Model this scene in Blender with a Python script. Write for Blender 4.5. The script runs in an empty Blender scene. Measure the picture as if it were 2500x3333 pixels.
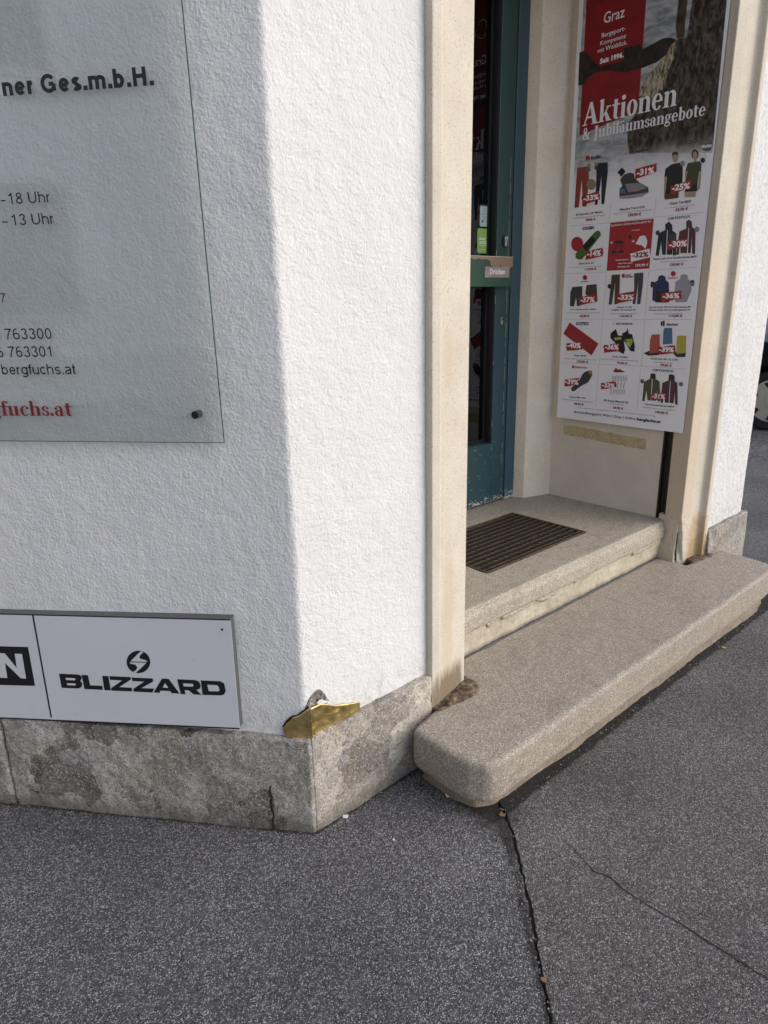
import bpy, bmesh, math, random
from mathutils import Vector, Matrix, noise
random.seed(7)
sc = bpy.context.scene
COL = sc.collection
R = math.radians

# ---------------------------------------------------------------- camera
cam_d = bpy.data.cameras.new('camera'); cam = bpy.data.objects.new('camera', cam_d); COL.objects.link(cam)
cam_d.sensor_fit = 'VERTICAL'; cam_d.sensor_height = 36.0; cam_d.lens = 36.0 * 2234.476 / 3333
cam_d.clip_start = 0.02; cam_d.clip_end = 500
YAW, PIT, ROL = 0.727751202, 0.299826452, -0.0212315705
fw = Vector((math.sin(YAW)*math.cos(PIT), math.cos(YAW)*math.cos(PIT), -math.sin(PIT)))
rt = Vector((math.cos(YAW), -math.sin(YAW), 0)); up = rt.cross(fw)
rr = rt*math.cos(ROL) + up*math.sin(ROL); uu = -rt*math.sin(ROL) + up*math.cos(ROL)
cam.matrix_world = Matrix(((rr.x, uu.x, -fw.x, 0), (rr.y, uu.y, -fw.y, 0), (rr.z, uu.z, -fw.z, 1.4), (0, 0, 0, 1)))
sc.camera = cam

# ---------------------------------------------------------------- light
SUN_AZ, SUN_EL = R(35), R(30)          # azimuth from -Y towards +X
to_sun = Vector((math.sin(SUN_AZ)*math.cos(SUN_EL), -math.cos(SUN_AZ)*math.cos(SUN_EL), math.sin(SUN_EL)))
w = bpy.data.worlds.new("World"); sc.world = w; w.use_nodes = True
nt = w.node_tree; nt.nodes.clear()
sky = nt.nodes.new('ShaderNodeTexSky'); sky.sky_type = 'NISHITA'; sky.sun_disc = False
sky.sun_elevation = SUN_EL; sky.sun_rotation = math.atan2(to_sun.x, to_sun.y)
sky.air_density = .65; sky.dust_density = 1.5; sky.ozone_density = .5
bg = nt.nodes.new('ShaderNodeBackground'); bg.inputs['Strength'].default_value = 0.15
wo = nt.nodes.new('ShaderNodeOutputWorld')
nt.links.new(sky.outputs[0], bg.inputs[0]); nt.links.new(bg.outputs[0], wo.inputs[0])
sun_d = bpy.data.lights.new('sun', 'SUN'); sun_d.energy = 1.12; sun_d.angle = R(78); sun_d.color = (1.0, 0.97, 0.92)
sun = bpy.data.objects.new('sun', sun_d); COL.objects.link(sun)
sun.rotation_euler = to_sun.to_track_quat('Z', 'Y').to_euler(); sun.location = (4, -4, 8)
vs = sc.view_settings
vs.view_transform = 'Standard'; vs.look = 'None'; vs.gamma = 1.0; vs.use_curve_mapping = False
vs.exposure = 0.70

# ---------------------------------------------------------------- object helpers
def tag(o, label=None, cat=None, group=None, kind=None):
    for k, v in (('label', label), ('category', cat), ('group', group), ('kind', kind)):
        if v: o[k] = v
    return o
def link(o, parent=None):
    COL.objects.link(o)
    if parent is not None:
        o.parent = parent
        p = parent; off = Vector((0, 0, 0))
        while p: off += p.location; p = p.parent
        o.location = -off
    return o
def empty(name, loc, label, cat, group=None):
    o = bpy.data.objects.new(name, None); o.location = loc; o.empty_display_size = 0.1
    COL.objects.link(o); return tag(o, label, cat, group)

class MB:
    """collects faces (with materials) into one mesh; points are given in world space"""
    def __init__(s): s.v = []; s.f = []; s.m = []; s.mats = []
    def mi(s, mat):
        if mat not in s.mats: s.mats.append(mat)
        return s.mats.index(mat)
    def face(s, pts, mat):
        n = len(s.v); s.v += [tuple(p) for p in pts]; s.f.append(tuple(range(n, n+len(pts)))); s.m.append(s.mi(mat))
    def prism(s, pts, d, mat):
        """pts: planar ring, extruded by vector d, closed"""
        pts = [Vector(p) for p in pts]; d = Vector(d); n = len(s.v); k = len(pts); mi = s.mi(mat)
        nn = Vector((0, 0, 0))
        for i in range(k): nn += pts[i].cross(pts[(i+1) % k])
        if nn.dot(d) > 0: pts.reverse()
        s.v += [tuple(p) for p in pts] + [tuple(p+d) for p in pts]
        s.f.append(tuple(range(n, n+k))); s.m.append(mi)
        s.f.append(tuple(range(n+2*k-1, n+k-1, -1))); s.m.append(mi)
        for i in range(k):
            j = (i+1) % k
            s.f.append((n+i, n+k+i, n+k+j, n+j)); s.m.append(mi)
    def box(s, a, b, mat):
        x0, y0, z0 = a; x1, y1, z1 = b
        s.prism([(x0, y0, z0), (x1, y0, z0), (x1, y1, z0), (x0, y1, z0)], (0, 0, z1-z0), mat)
    def tube(s, p0, p1, r, mat, n=12, r1=None):
        p0 = Vector(p0); p1 = Vector(p1); d = (p1-p0).normalized(); a = d.orthogonal().normalized(); b = d.cross(a)
        r1 = r if r1 is None else r1; i0 = len(s.v); mi = s.mi(mat)
        for p, rd in ((p0, r), (p1, r1)):
            for i in range(n):
                t = 2*math.pi*i/n; s.v.append(tuple(p + a*math.cos(t)*rd + b*math.sin(t)*rd))
        for i in range(n):
            j = (i+1) % n; s.f.append((i0+i, i0+j, i0+n+j, i0+n+i)); s.m.append(mi)
        s.f.append(tuple(range(i0+n-1, i0-1, -1))); s.m.append(mi); s.f.append(tuple(range(i0+n, i0+2*n))); s.m.append(mi)
    def build(s, name, parent=None, smooth=False, bevel=0, seg=2):
        me = bpy.data.meshes.new(name); me.from_pydata(s.v, [], s.f)
        for m in s.mats: me.materials.append(m)
        me.polygons.foreach_set('material_index', s.m)
        if smooth: me.polygons.foreach_set('use_smooth', [True]*len(s.f))
        me.update()
        o = bpy.data.objects.new(name, me); link(o, parent)
        if bevel:
            b = o.modifiers.new('b', 'BEVEL'); b.width = bevel; b.segments = seg; b.limit_method = 'ANGLE'; b.angle_limit = R(30)
        return o

TEX = {}
def clouds(scale, depth=2):
    k = (scale, depth)
    if k not in TEX:
        t = bpy.data.textures.new('c', 'CLOUDS'); t.noise_scale = scale; t.noise_depth = depth; TEX[k] = t
    return TEX[k]
def rough(o, voxel, disps, bevel=0, seg=3):
    """voxel remesh a solid and wear it with noise: a real rough surface"""
    for m in list(o.modifiers): o.modifiers.remove(m)
    if bevel:
        b = o.modifiers.new('b', 'BEVEL'); b.width = bevel; b.segments = seg; b.limit_method = 'ANGLE'; b.angle_limit = R(30)
    r = o.modifiers.new('r', 'REMESH'); r.mode = 'VOXEL'; r.voxel_size = voxel; r.use_smooth_shade = True
    for sc_, st in disps:
        d = o.modifiers.new('d', 'DISPLACE'); d.texture = clouds(sc_); d.strength = st; d.mid_level = 0.5; d.texture_coords = 'LOCAL'
    return o

# ---------------------------------------------------------------- material helpers
class MT:
    def __init__(s, name, rough=0.8, col=(.5, .5, .5), metal=0, spec=0.4):
        s.m = bpy.data.materials.new(name); s.m.use_nodes = True; s.t = s.m.node_tree
        s.b = s.t.nodes['Principled BSDF']; s.b.inputs['Roughness'].default_value = rough
        s.b.inputs['Base Color'].default_value = (*col, 1); s.b.inputs['Metallic'].default_value = metal
        s.b.inputs['Specular IOR Level'].default_value = spec
        s.tc = s.t.nodes.new('ShaderNodeTexCoord').outputs['Object']
    def N(s, k): return s.t.nodes.new(k)
    def L(s, a, b): s.t.links.new(a, b)
    def noise(s, scale, detail=4, rough=.55, dist=0, vec=None):
        n = s.N('ShaderNodeTexNoise'); n.inputs['Scale'].default_value = scale; n.inputs['Detail'].default_value = detail
        n.inputs['Roughness'].default_value = rough; n.inputs['Distortion'].default_value = dist
        s.L(vec or s.tc, n.inputs['Vector']); return n.outputs['Fac']
    def map(s, scale, rot=(0, 0, 0)):
        n = s.N('ShaderNodeMapping'); n.inputs['Scale'].default_value = scale; n.inputs['Rotation'].default_value = rot
        s.L(s.tc, n.inputs['Vector']); return n.outputs[0]
    def vor(s, scale, feature='F1', out='Distance', vec=None, rnd=1):
        n = s.N('ShaderNodeTexVoronoi'); n.feature = feature; n.inputs['Scale'].default_value = scale
        n.inputs['Randomness'].default_value = rnd
        s.L(vec or s.tc, n.inputs['Vector']); return n.outputs[out]
    def ramp(s, fac, stops, interp='LINEAR'):
        n = s.N('ShaderNodeValToRGB'); n.color_ramp.interpolation = interp; e = n.color_ramp.elements
        while len(e) < len(stops): e.new(0.5)
        for x, (p, c) in zip(e, stops):
            x.position = p; x.color = (*c, 1) if isinstance(c, tuple) else (c, c, c, 1)
        s.L(fac, n.inputs[0]); return n.outputs[0]
    def mix(s, fac, a, b, mode='MIX'):
        n = s.N('ShaderNodeMix'); n.data_type = 'RGBA'; n.blend_type = mode
        for i, v in ((0, fac), (6, a), (7, b)):
            if isinstance(v, (int, float)): n.inputs[i].default_value = v
            elif isinstance(v, tuple): n.inputs[i].default_value = (*v, 1)
            else: s.L(v, n.inputs[i])
        return n.outputs[2]
    def math(s, op, a, b=None, c=None):
        n = s.N('ShaderNodeMath'); n.operation = op
        for i, v in enumerate((a, b, c)):
            if v is None: continue
            if isinstance(v, (int, float)): n.inputs[i].default_value = v
            else: s.L(v, n.inputs[i])
        return n.outputs[0]
    def xyz(s):
        n = s.N('ShaderNodeSeparateXYZ'); s.L(s.tc, n.inputs[0]); return n.outputs
    def band(s, v, lo, hi, soft):
        """1 between lo and hi, soft edges"""
        def mr(a, b, c, d):
            n = s.N('ShaderNodeMapRange'); n.interpolation_type = 'SMOOTHSTEP'; s.L(v, n.inputs[0])
            for i, q in enumerate((a, b, c, d)): n.inputs[i+1].default_value = q
            return n.outputs[0]
        return s.math('MULTIPLY', mr(lo-soft, lo+soft, 0, 1), mr(hi-soft, hi+soft, 1, 0))
    def rand(s, vec_col):
        n = s.N('ShaderNodeSeparateColor'); s.L(vec_col, n.inputs[0]); return n.outputs[0]
    def col(s, c): s.L(c, s.b.inputs['Base Color'])
    def rgh(s, c): s.L(c, s.b.inputs['Roughness'])
    def bump(s, h, strength=.5, dist=.002):
        n = s.N('ShaderNodeBump'); n.inputs['Strength'].default_value = strength; n.inputs['Distance'].default_value = dist
        s.L(h, n.inputs['Height']); s.L(n.outputs[0], s.b.inputs['Normal'])
def plain(name, col, rough=.6, metal=0, spec=.4):
    return MT(name, rough, col, metal, spec).m

def stucco():
    t = MT('white_render', .9, spec=.2)
    big = t.noise(3, 5, .6); grime = t.noise(45, 4, .6)
    c = t.ramp(big, [(.3, (.645, .645, .632)), (.7, (.70, .70, .69))])
    sp = t.noise(160, 3, .7); spm = t.ramp(sp, [(.70, 0.), (.76, 1.)])
    reg = t.ramp(t.noise(2.2, 3), [(.42, 0.), (.62, 1.)])
    c = t.mix(t.math('MULTIPLY', t.math('MULTIPLY', spm, reg), .7), c, (.26, .24, .21))
    x, y, z = t.xyz()
    far = t.band(x, 3.25, 4.0, .05)
    g2 = t.ramp(t.noise(70, 5, .7), [(.47, 0.), (.66, 1.)])
    c = t.mix(t.math('MULTIPLY', t.math('MULTIPLY', g2, far), .45), c, (.33, .31, .28))
    low = t.band(z, .0, .36, .03)
    c = t.mix(t.math('MULTIPLY', t.math('MULTIPLY', t.ramp(grime, [(.45, 0.), (.65, 1.)]), low), .35), c, (.42, .38, .30))
    t.col(c)
    h1 = t.noise(145, 4, .55, .2); h2 = t.noise(34, 4, .55); h3 = t.noise(330, 2, .5)
    h = t.math('ADD', t.math('ADD', t.math('MULTIPLY', h1, .6), t.math('MULTIPLY', h2, .9)), t.math('MULTIPLY', h3, .12))
    t.bump(h, .55, .011)
    return t.m
def limestone(name='cast_stone', base=((.53, .475, .385), (.61, .56, .465)), stains=(), speck=.6):
    t = MT(name, .85, spec=.3); x, y, z = t.xyz()
    c = t.ramp(t.noise(6, 5, .6), [(.3, base[0]), (.7, base[1])])
    sp = t.ramp(t.noise(190, 3, .65), [(.585, 0.), (.66, 1.)])
    c = t.mix(t.math('MULTIPLY', sp, speck), c, (.20, .17, .13))
    sp2 = t.ramp(t.noise(260, 2, .6, vec=t.map((1, 1.1, 1))), [(.30, 1.), (.38, 0.)])
    c = t.mix(t.math('MULTIPLY', sp2, .3), c, (.78, .74, .66))
    for (xl, xh, zl, zh, colr, amt, sx, sz) in stains:
        m = t.math('MULTIPLY', t.band(x, xl, xh, sx), t.band(z, zl, zh, sz))
        n = t.noise(14, 5, .65, vec=t.map((3, 3, .7)))
        m = t.ramp(t.math('MULTIPLY', t.math('ADD', m, t.math('MULTIPLY', t.math('SUBTRACT', n, .5), 1.1)), t.math('POWER', m, .35)), [(.30, 0.), (.85, 1.)])
        c = t.mix(t.math('MULTIPLY', m, amt), c, colr)
    t.col(c)
    t.bump(t.math('ADD', t.noise(190, 4, .6), t.math('MULTIPLY', t.noise(40, 4, .5), .9)), .5, .003)
    return t.m
def washed_concrete(name, base, dark, light, dirt=None):
    """exposed small gravel in a beige matrix"""
    t = MT(name, .7, spec=.45); x, y, z = t.xyz()
    r = t.rand(t.vor(400, out='Color'))
    c = t.ramp(r, [(0, dark), (.10, dark), (.22, tuple(v*.85 for v in base)), (.80, tuple(v*1.15 for v in base)), (.93, light), (1, light)])
    c = t.mix(.35, c, t.ramp(t.noise(5, 5, .6), [(.3, tuple(v*.85 for v in base)), (.7, tuple(v*1.1 for v in base))]))
    c = t.mix(t.math('MULTIPLY', t.ramp(t.noise(95, 2, .5), [(.70, 0.), (.74, 1.)]), .8), c, (.07, .06, .05))
    gr = t.ramp(t.noise(7, 6, .72, .6), [(.54, 0.), (.74, 1.)]); c = t.mix(t.math('MULTIPLY', gr, .38), c, (.10, .085, .065))
    if dirt:
        n = t.noise(9, 6, .65)
        m = t.math('MULTIPLY', t.band(z, -1, dirt, .02), t.ramp(n, [(.35, .2), (.6, 1.)]))
        c = t.mix(t.math('MULTIPLY', m, .6), c, (.15, .115, .075))
    t.col(c)
    t.rgh(t.ramp(r, [(.6, .8), (1, .42)]))
    t.bump(t.math('ADD', t.vor(400, 'F1', 'Distance'), t.math('MULTIPLY', t.noise(60, 3), .5)), .4, .0018)
    return t.m
def asphalt(name, base, dark, light, scale=210, lightness=.84, edge=False):
    t = MT(name, .85, spec=.4); x, y, z = t.xyz()
    r = t.rand(t.vor(scale, out='Color')); r2 = t.rand(t.vor(scale*.43, out='Color'))
    c = t.ramp(r, [(0, dark), (.42, base), (.68, tuple(v*1.45 for v in base)), (lightness, tuple(v*1.9 for v in base)), (min(.995, lightness+.09), light)])
    c = t.mix(t.ramp(r2, [(.955, 0.), (.97, .7)]), c, (.26, .25, .24))
    blot = t.noise(1.7, 5, .6)
    wear = t.ramp(t.noise(11, 6, .7), [(.54, 0.), (.70, 1.)]); c = t.mix(t.math('MULTIPLY', wear, .4), c, (.16, .155, .15))
    spot = t.ramp(t.noise(9, 3, .5, vec=t.map((1, 1, 1), (0, 0, 1.1))), [(.74, 0.), (.77, 1.)]); c = t.mix(t.math('MULTIPLY', spot, .6), c, dark)
    c = t.mix(1.0, c, t.ramp(blot, [(.3, .82), (.7, 1.42)]), 'MULTIPLY')
    c = t.mix(t.math('MULTIPLY', t.ramp(t.noise(420, 2, .6), [(.4, 0.), (.7, 1.)]), .45), c, dark)
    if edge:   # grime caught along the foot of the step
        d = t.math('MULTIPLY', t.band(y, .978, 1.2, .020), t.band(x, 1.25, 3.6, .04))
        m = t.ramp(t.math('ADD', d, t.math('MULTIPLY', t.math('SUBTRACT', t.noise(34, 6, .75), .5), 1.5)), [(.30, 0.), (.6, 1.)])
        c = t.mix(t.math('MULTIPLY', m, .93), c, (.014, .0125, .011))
    dl = t.math('SUBTRACT', t.math('MULTIPLY', x, .744), t.math('ADD', t.math('MULTIPLY', y, .669), .309))
    dj = t.math('ADD', t.math('MULTIPLY', t.band(dl, -.014, .014, .010), .85), t.math('MULTIPLY', t.math('MULTIPLY', t.band(x, 1.19, 1.40, .05), t.band(y, .90, 1.10, .05)), .7))
    m = t.ramp(t.math('ADD', t.math('MULTIPLY', dj, .9), t.math('MULTIPLY', t.math('SUBTRACT', t.noise(28, 6, .75), .5), 1.5)), [(.45, 0.), (.85, 1.)])
    c = t.mix(t.math('MULTIPLY', m, .85), c, (.016, .014, .012))
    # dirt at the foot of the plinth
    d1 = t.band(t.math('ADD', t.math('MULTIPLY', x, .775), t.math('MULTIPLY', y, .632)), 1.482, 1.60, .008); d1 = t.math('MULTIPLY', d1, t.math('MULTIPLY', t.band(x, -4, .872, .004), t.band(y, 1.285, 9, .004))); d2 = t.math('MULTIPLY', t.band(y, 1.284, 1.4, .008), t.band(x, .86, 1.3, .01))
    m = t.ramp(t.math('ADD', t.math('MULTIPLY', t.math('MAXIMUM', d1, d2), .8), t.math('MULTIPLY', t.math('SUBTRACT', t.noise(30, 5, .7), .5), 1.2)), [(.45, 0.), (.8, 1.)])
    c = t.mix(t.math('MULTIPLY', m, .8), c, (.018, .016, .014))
    t.col(c); t.rgh(t.ramp(r, [(.5, .9), (1, .5)]))
    t.bump(t.math('ADD', t.math('MULTIPLY', t.vor(scale, 'F1', 'Distance'), -1), t.math('MULTIPLY', t.noise(35, 4), .8)), .8, .004)
    return t.m
def plinth_stone(name, warm):
    t = MT(name, .8, spec=.35); x, y, z = t.xyz()
    v = t.noise(7, 7, .68, 1.2)
    a = (.125, .115, .095); b = (.33, .31, .275); d = (.05, .047, .042)
    if warm: a = (.22, .19, .155); b = (.46, .42, .35); d = (.12, .112, .105)
    c = t.ramp(v, [(.30, d), (.43, a), (.56, b), (.72, tuple(q*1.15 for q in b))])
    wn = t.N('ShaderNodeTexNoise'); wn.inputs['Scale'].default_value = 9; wn.inputs['Detail'].default_value = 5; t.L(t.tc, wn.inputs['Vector'])
    wv = t.N('ShaderNodeVectorMath'); wv.operation = 'MULTIPLY_ADD'; t.L(wn.outputs['Color'], wv.inputs[0]); wv.inputs[1].default_value = (.22, .22, .22); t.L(t.tc, wv.inputs[2])
    pr_ = t.rand(t.vor(6.5, out='Color', vec=wv.outputs[0]))
    c = t.mix(.62, c, t.ramp(pr_, [(0, d), (.3, a), (.55, b), (.75, tuple(q*1.25 for q in b)), (.9, (.34, .30, .235))]))
    ce = t.ramp(t.vor(6.5, 'DISTANCE_TO_EDGE', 'Distance', wv.outputs[0]), [(0, 1.), (.012, 0.)]); c = t.mix(t.math('MULTIPLY', ce, .4), c, (.60, .56, .48))
    veins = t.ramp(t.noise(11, 4, .6, 2.5), [(.485, 0.), (.5, 1.), (.515, 0.)])
    c = t.mix(t.math('MULTIPLY', veins, .35), c, (.62, .57, .47))
    oc = t.ramp(t.noise(4.2, 4, .6, .8), [(.58, 0.), (.72, 1.)])
    c = t.mix(t.math('MULTIPLY', oc, .35), c, (.36, .29, .18))
    bl = t.ramp(t.noise(5.5, 5, .65, 1.0, vec=t.map((1, 1, 1), (.4, .3, .9))), [(.56, 0.), (.66, 1.)]); c = t.mix(t.math('MULTIPLY', bl, .6), c, (.50, .48, .46) if not warm else (.30, .29, .28))
    c = t.mix(1.0, c, t.ramp(t.noise(90, 5, .75), [(.3, .62), (.7, 1.3)]), 'MULTIPLY')
    sp = t.rand(t.vor(300, out='Color'))
    c = t.mix(t.ramp(sp, [(.86, 0.), (.93, .55)]), c, (.58, .56, .52))
    c = t.mix(t.ramp(sp, [(.06, .6), (.16, 0.)]), c, (.05, .048, .045))
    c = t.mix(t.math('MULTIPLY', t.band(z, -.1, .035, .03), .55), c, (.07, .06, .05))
    t.col(c)
    t.bump(t.math('ADD', t.noise(60, 6, .65), t.math('MULTIPLY', t.noise(220, 3, .6), .5)), .7, .006)
    return t.m
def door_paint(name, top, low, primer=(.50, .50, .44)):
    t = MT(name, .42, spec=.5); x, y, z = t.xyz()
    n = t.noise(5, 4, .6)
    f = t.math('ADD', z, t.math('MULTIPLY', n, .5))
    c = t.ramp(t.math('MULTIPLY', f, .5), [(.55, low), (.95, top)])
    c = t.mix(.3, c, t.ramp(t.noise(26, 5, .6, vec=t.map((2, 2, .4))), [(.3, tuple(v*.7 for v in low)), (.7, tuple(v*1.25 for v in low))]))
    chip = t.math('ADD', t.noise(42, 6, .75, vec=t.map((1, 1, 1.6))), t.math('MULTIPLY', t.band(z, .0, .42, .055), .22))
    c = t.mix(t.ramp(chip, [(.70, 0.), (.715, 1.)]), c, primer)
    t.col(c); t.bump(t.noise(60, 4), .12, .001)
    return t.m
def glass_mat(name, tint, refl=(.9, .95, 1), rough=0.0, boost=1.0):
    m = bpy.data.materials.new(name); m.use_nodes = True; t = m.node_tree; t.nodes.clear()
    o = t.nodes.new('ShaderNodeOutputMaterial'); mx = t.nodes.new('ShaderNodeMixShader')
    tr = t.nodes.new('ShaderNodeBsdfTransparent'); tr.inputs[0].default_value = (*tint, 1)
    gl = t.nodes.new('ShaderNodeBsdfGlossy'); gl.inputs[0].default_value = (*refl, 1); gl.inputs['Roughness'].default_value = rough
    fr = t.nodes.new('ShaderNodeFresnel'); fr.inputs[0].default_value = 1.5
    ml = t.nodes.new('ShaderNodeMath'); ml.operation = 'MULTIPLY'; ml.inputs[1].default_value = boost
    t.links.new(fr.outputs[0], ml.inputs[0])
    t.links.new(ml.outputs[0], mx.inputs[0]); t.links.new(tr.outputs[0], mx.inputs[1]); t.links.new(gl.outputs[0], mx.inputs[2])
    t.links.new(mx.outputs[0], o.inputs[0]); return m
def metal_mat(name, col, col2, rough=.35, scale=30, bump=.2, bd=.002, metal=1):
    t = MT(name, rough, metal=metal)
    t.col(t.ramp(t.noise(scale, 5, .6), [(.35, col), (.65, col2)]))
    t.rgh(t.ramp(t.noise(scale*1.7, 4), [(.3, rough*.7), (.7, rough*1.5)]))
    t.bump(t.noise(scale*1.3, 3), bump, bd); return t.m

M_WALL = stucco()
RUST = (.33, .19, .07)
M_PILA = limestone('cast_stone_left', stains=[(1.385, 1.46, .15, .70, (.50, .41, .28), .55, .035, .16), (1.33, 1.52, .1, .29, (.17, .125, .075), .9, .03, .07),
                                             (1.392, 1.432, 1.165, 1.325, (.52, .43, .30), .5, .006, .010)])
M_PILB = limestone('cast_stone_right', stains=[(3.12, 3.27, .1, .30, (.12, .085, .045), 1.0, .035, .09), (3.10, 3.23, .1, .40, (.45, .33, .19), .8, .05, .08), (3.0, 3.12, .3, 1.6, (.62, .47, .30), .35, .06, .2)])
M_JAMB = limestone('cast_stone_jamb', ((.70, .62, .49), (.78, .71, .59)))
M_PANEL = limestone('reveal_stone', ((.62, .56, .475), (.70, .64, .555)), speck=.3)
M_STEP = washed_concrete('washed_concrete', (.31, .265, .21), (.115, .10, .08), (.66, .62, .55))
M_SILL = washed_concrete('worn_concrete_sill', (.36, .315, .245), (.14, .12, .095), (.66, .62, .54))
M_STEPB = washed_concrete('dirty_concrete_base', (.31, .262, .20), (.11, .09, .065), (.58, .53, .45), dirt=.045)
M_RISER = limestone('riser_plaster', ((.40, .355, .265), (.55, .50, .39)), stains=[(1.4, 3.1, .1, .205, (.20, .17, .12), .7, .05, .02)], speck=.6)
M_ASPH1 = asphalt('dark_asphalt', (.082, .079, .080), (.022, .022, .022), (.46, .46, .46), 430, .84, edge=True)
M_ASPH2 = asphalt('worn_asphalt', (.093, .087, .083), (.028, .027, .026), (.40, .39, .38), 400, .87, edge=True)
M_ROAD = asphalt('road_asphalt', (.075, .072, .075), (.03, .03, .03), (.3, .3, .3), 120, .9)
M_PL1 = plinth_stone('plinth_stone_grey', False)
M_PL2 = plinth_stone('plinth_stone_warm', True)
M_SOIL = plain('dark_joint_dirt', (.022, .021, .020), .95); M_RIBDARK = plain('black_grime_and_shade', (.012, .010, .009), .8)
M_BLACK = plain('black_rubber', (.006, .007, .008), .5)
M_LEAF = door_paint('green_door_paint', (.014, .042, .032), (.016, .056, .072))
M_FRAME = door_paint('blue_frame_paint', (.026, .060, .075), (.028, .075, .105))
M_CHIP = plain('bare_primer', (.45, .44, .38), .8)
M_STEEL = metal_mat('brushed_steel', (.55, .53, .5), (.7, .68, .64), .3)
M_RUST = metal_mat('rusty_iron', (.045, .028, .02), (.15, .10, .06), .65, 90, .4, .002, metal=.4)
M_GUIDE = plain('brown_guide_rail', (.035, .022, .017), .45)
M_BRASS = metal_mat('hammered_brass', (.50, .37, .14), (.80, .62, .28), .30, 26, .5, .006, metal=.95)
M_GLASS = glass_mat('door_glass', (.78, .77, .75), boost=1.7)
M_SIGNGL = glass_mat('sign_glass', (.980, .994, .989), boost=.6)
M_GLEDGE = plain('green_glass_edge', (.035, .07, .06), .2)
M_INK = plain('black_ink', (.010, .009, .012), .45)
M_REDINK = plain('red_ink', (.19, .012, .014), .5)
M_INT = plain('dark_interior', (.02, .016, .015), .9)
# ---------------------------------------------------------------- lettering
FONT = None
def text_mesh(body, bold):
    cu = bpy.data.curves.new('t', 'FONT'); cu.body = body; cu.size = 1.0; cu.offset = bold; cu.resolution_u = 3
    cu.fill_mode = 'BOTH'; o = bpy.data.objects.new('t', cu)
    me = bpy.data.meshes.new_from_object(o); vs = [v.co.copy() for v in me.vertices]; fs = [tuple(p.vertices) for p in me.polygons]
    bpy.data.objects.remove(o); bpy.data.curves.remove(cu); bpy.data.meshes.remove(me)
    return vs, fs
WT = {'L': .004, 'R': .006, 'M': .020, 'B': .032}
def put_text(mb, body, x0, y0, wd, cap, style, mat, fn, flip=False):
    """fn(x, y) -> world point; writes body with its baseline start at x0,y0, total width wd, capital height cap"""
    if style == 'S': return put_serif(mb, body, x0, y0, wd, cap, mat, fn)
    if style in ('GR', 'GB'): return put_sans(mb, body, x0, y0, wd, cap, mat, fn, .125 if style == 'GR' else .225)
    vs, fs = text_mesh(body, WT[style]*(1.3 if cap > 12 else 1))
    xs = [v.x for v in vs]; a, b = min(xs), max(xs); sx = wd/(b-a); sy = cap/.729
    i0 = len(mb.v); mb.v += [tuple(fn(x0+(v.x-a)*sx, y0+v.y*sy, 0)) for v in vs]; mi = mb.mi(mat)
    for f in fs: mb.f.append(tuple(i0+i for i in f)); mb.m.append(mi)
def arc(cx, cy, rx, ry, a0, a1, n=12): return [(cx+rx*math.cos(R(a0+(a1-a0)*i/n)), cy+ry*math.sin(R(a0+(a1-a0)*i/n))) for i in range(n+1)]
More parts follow.
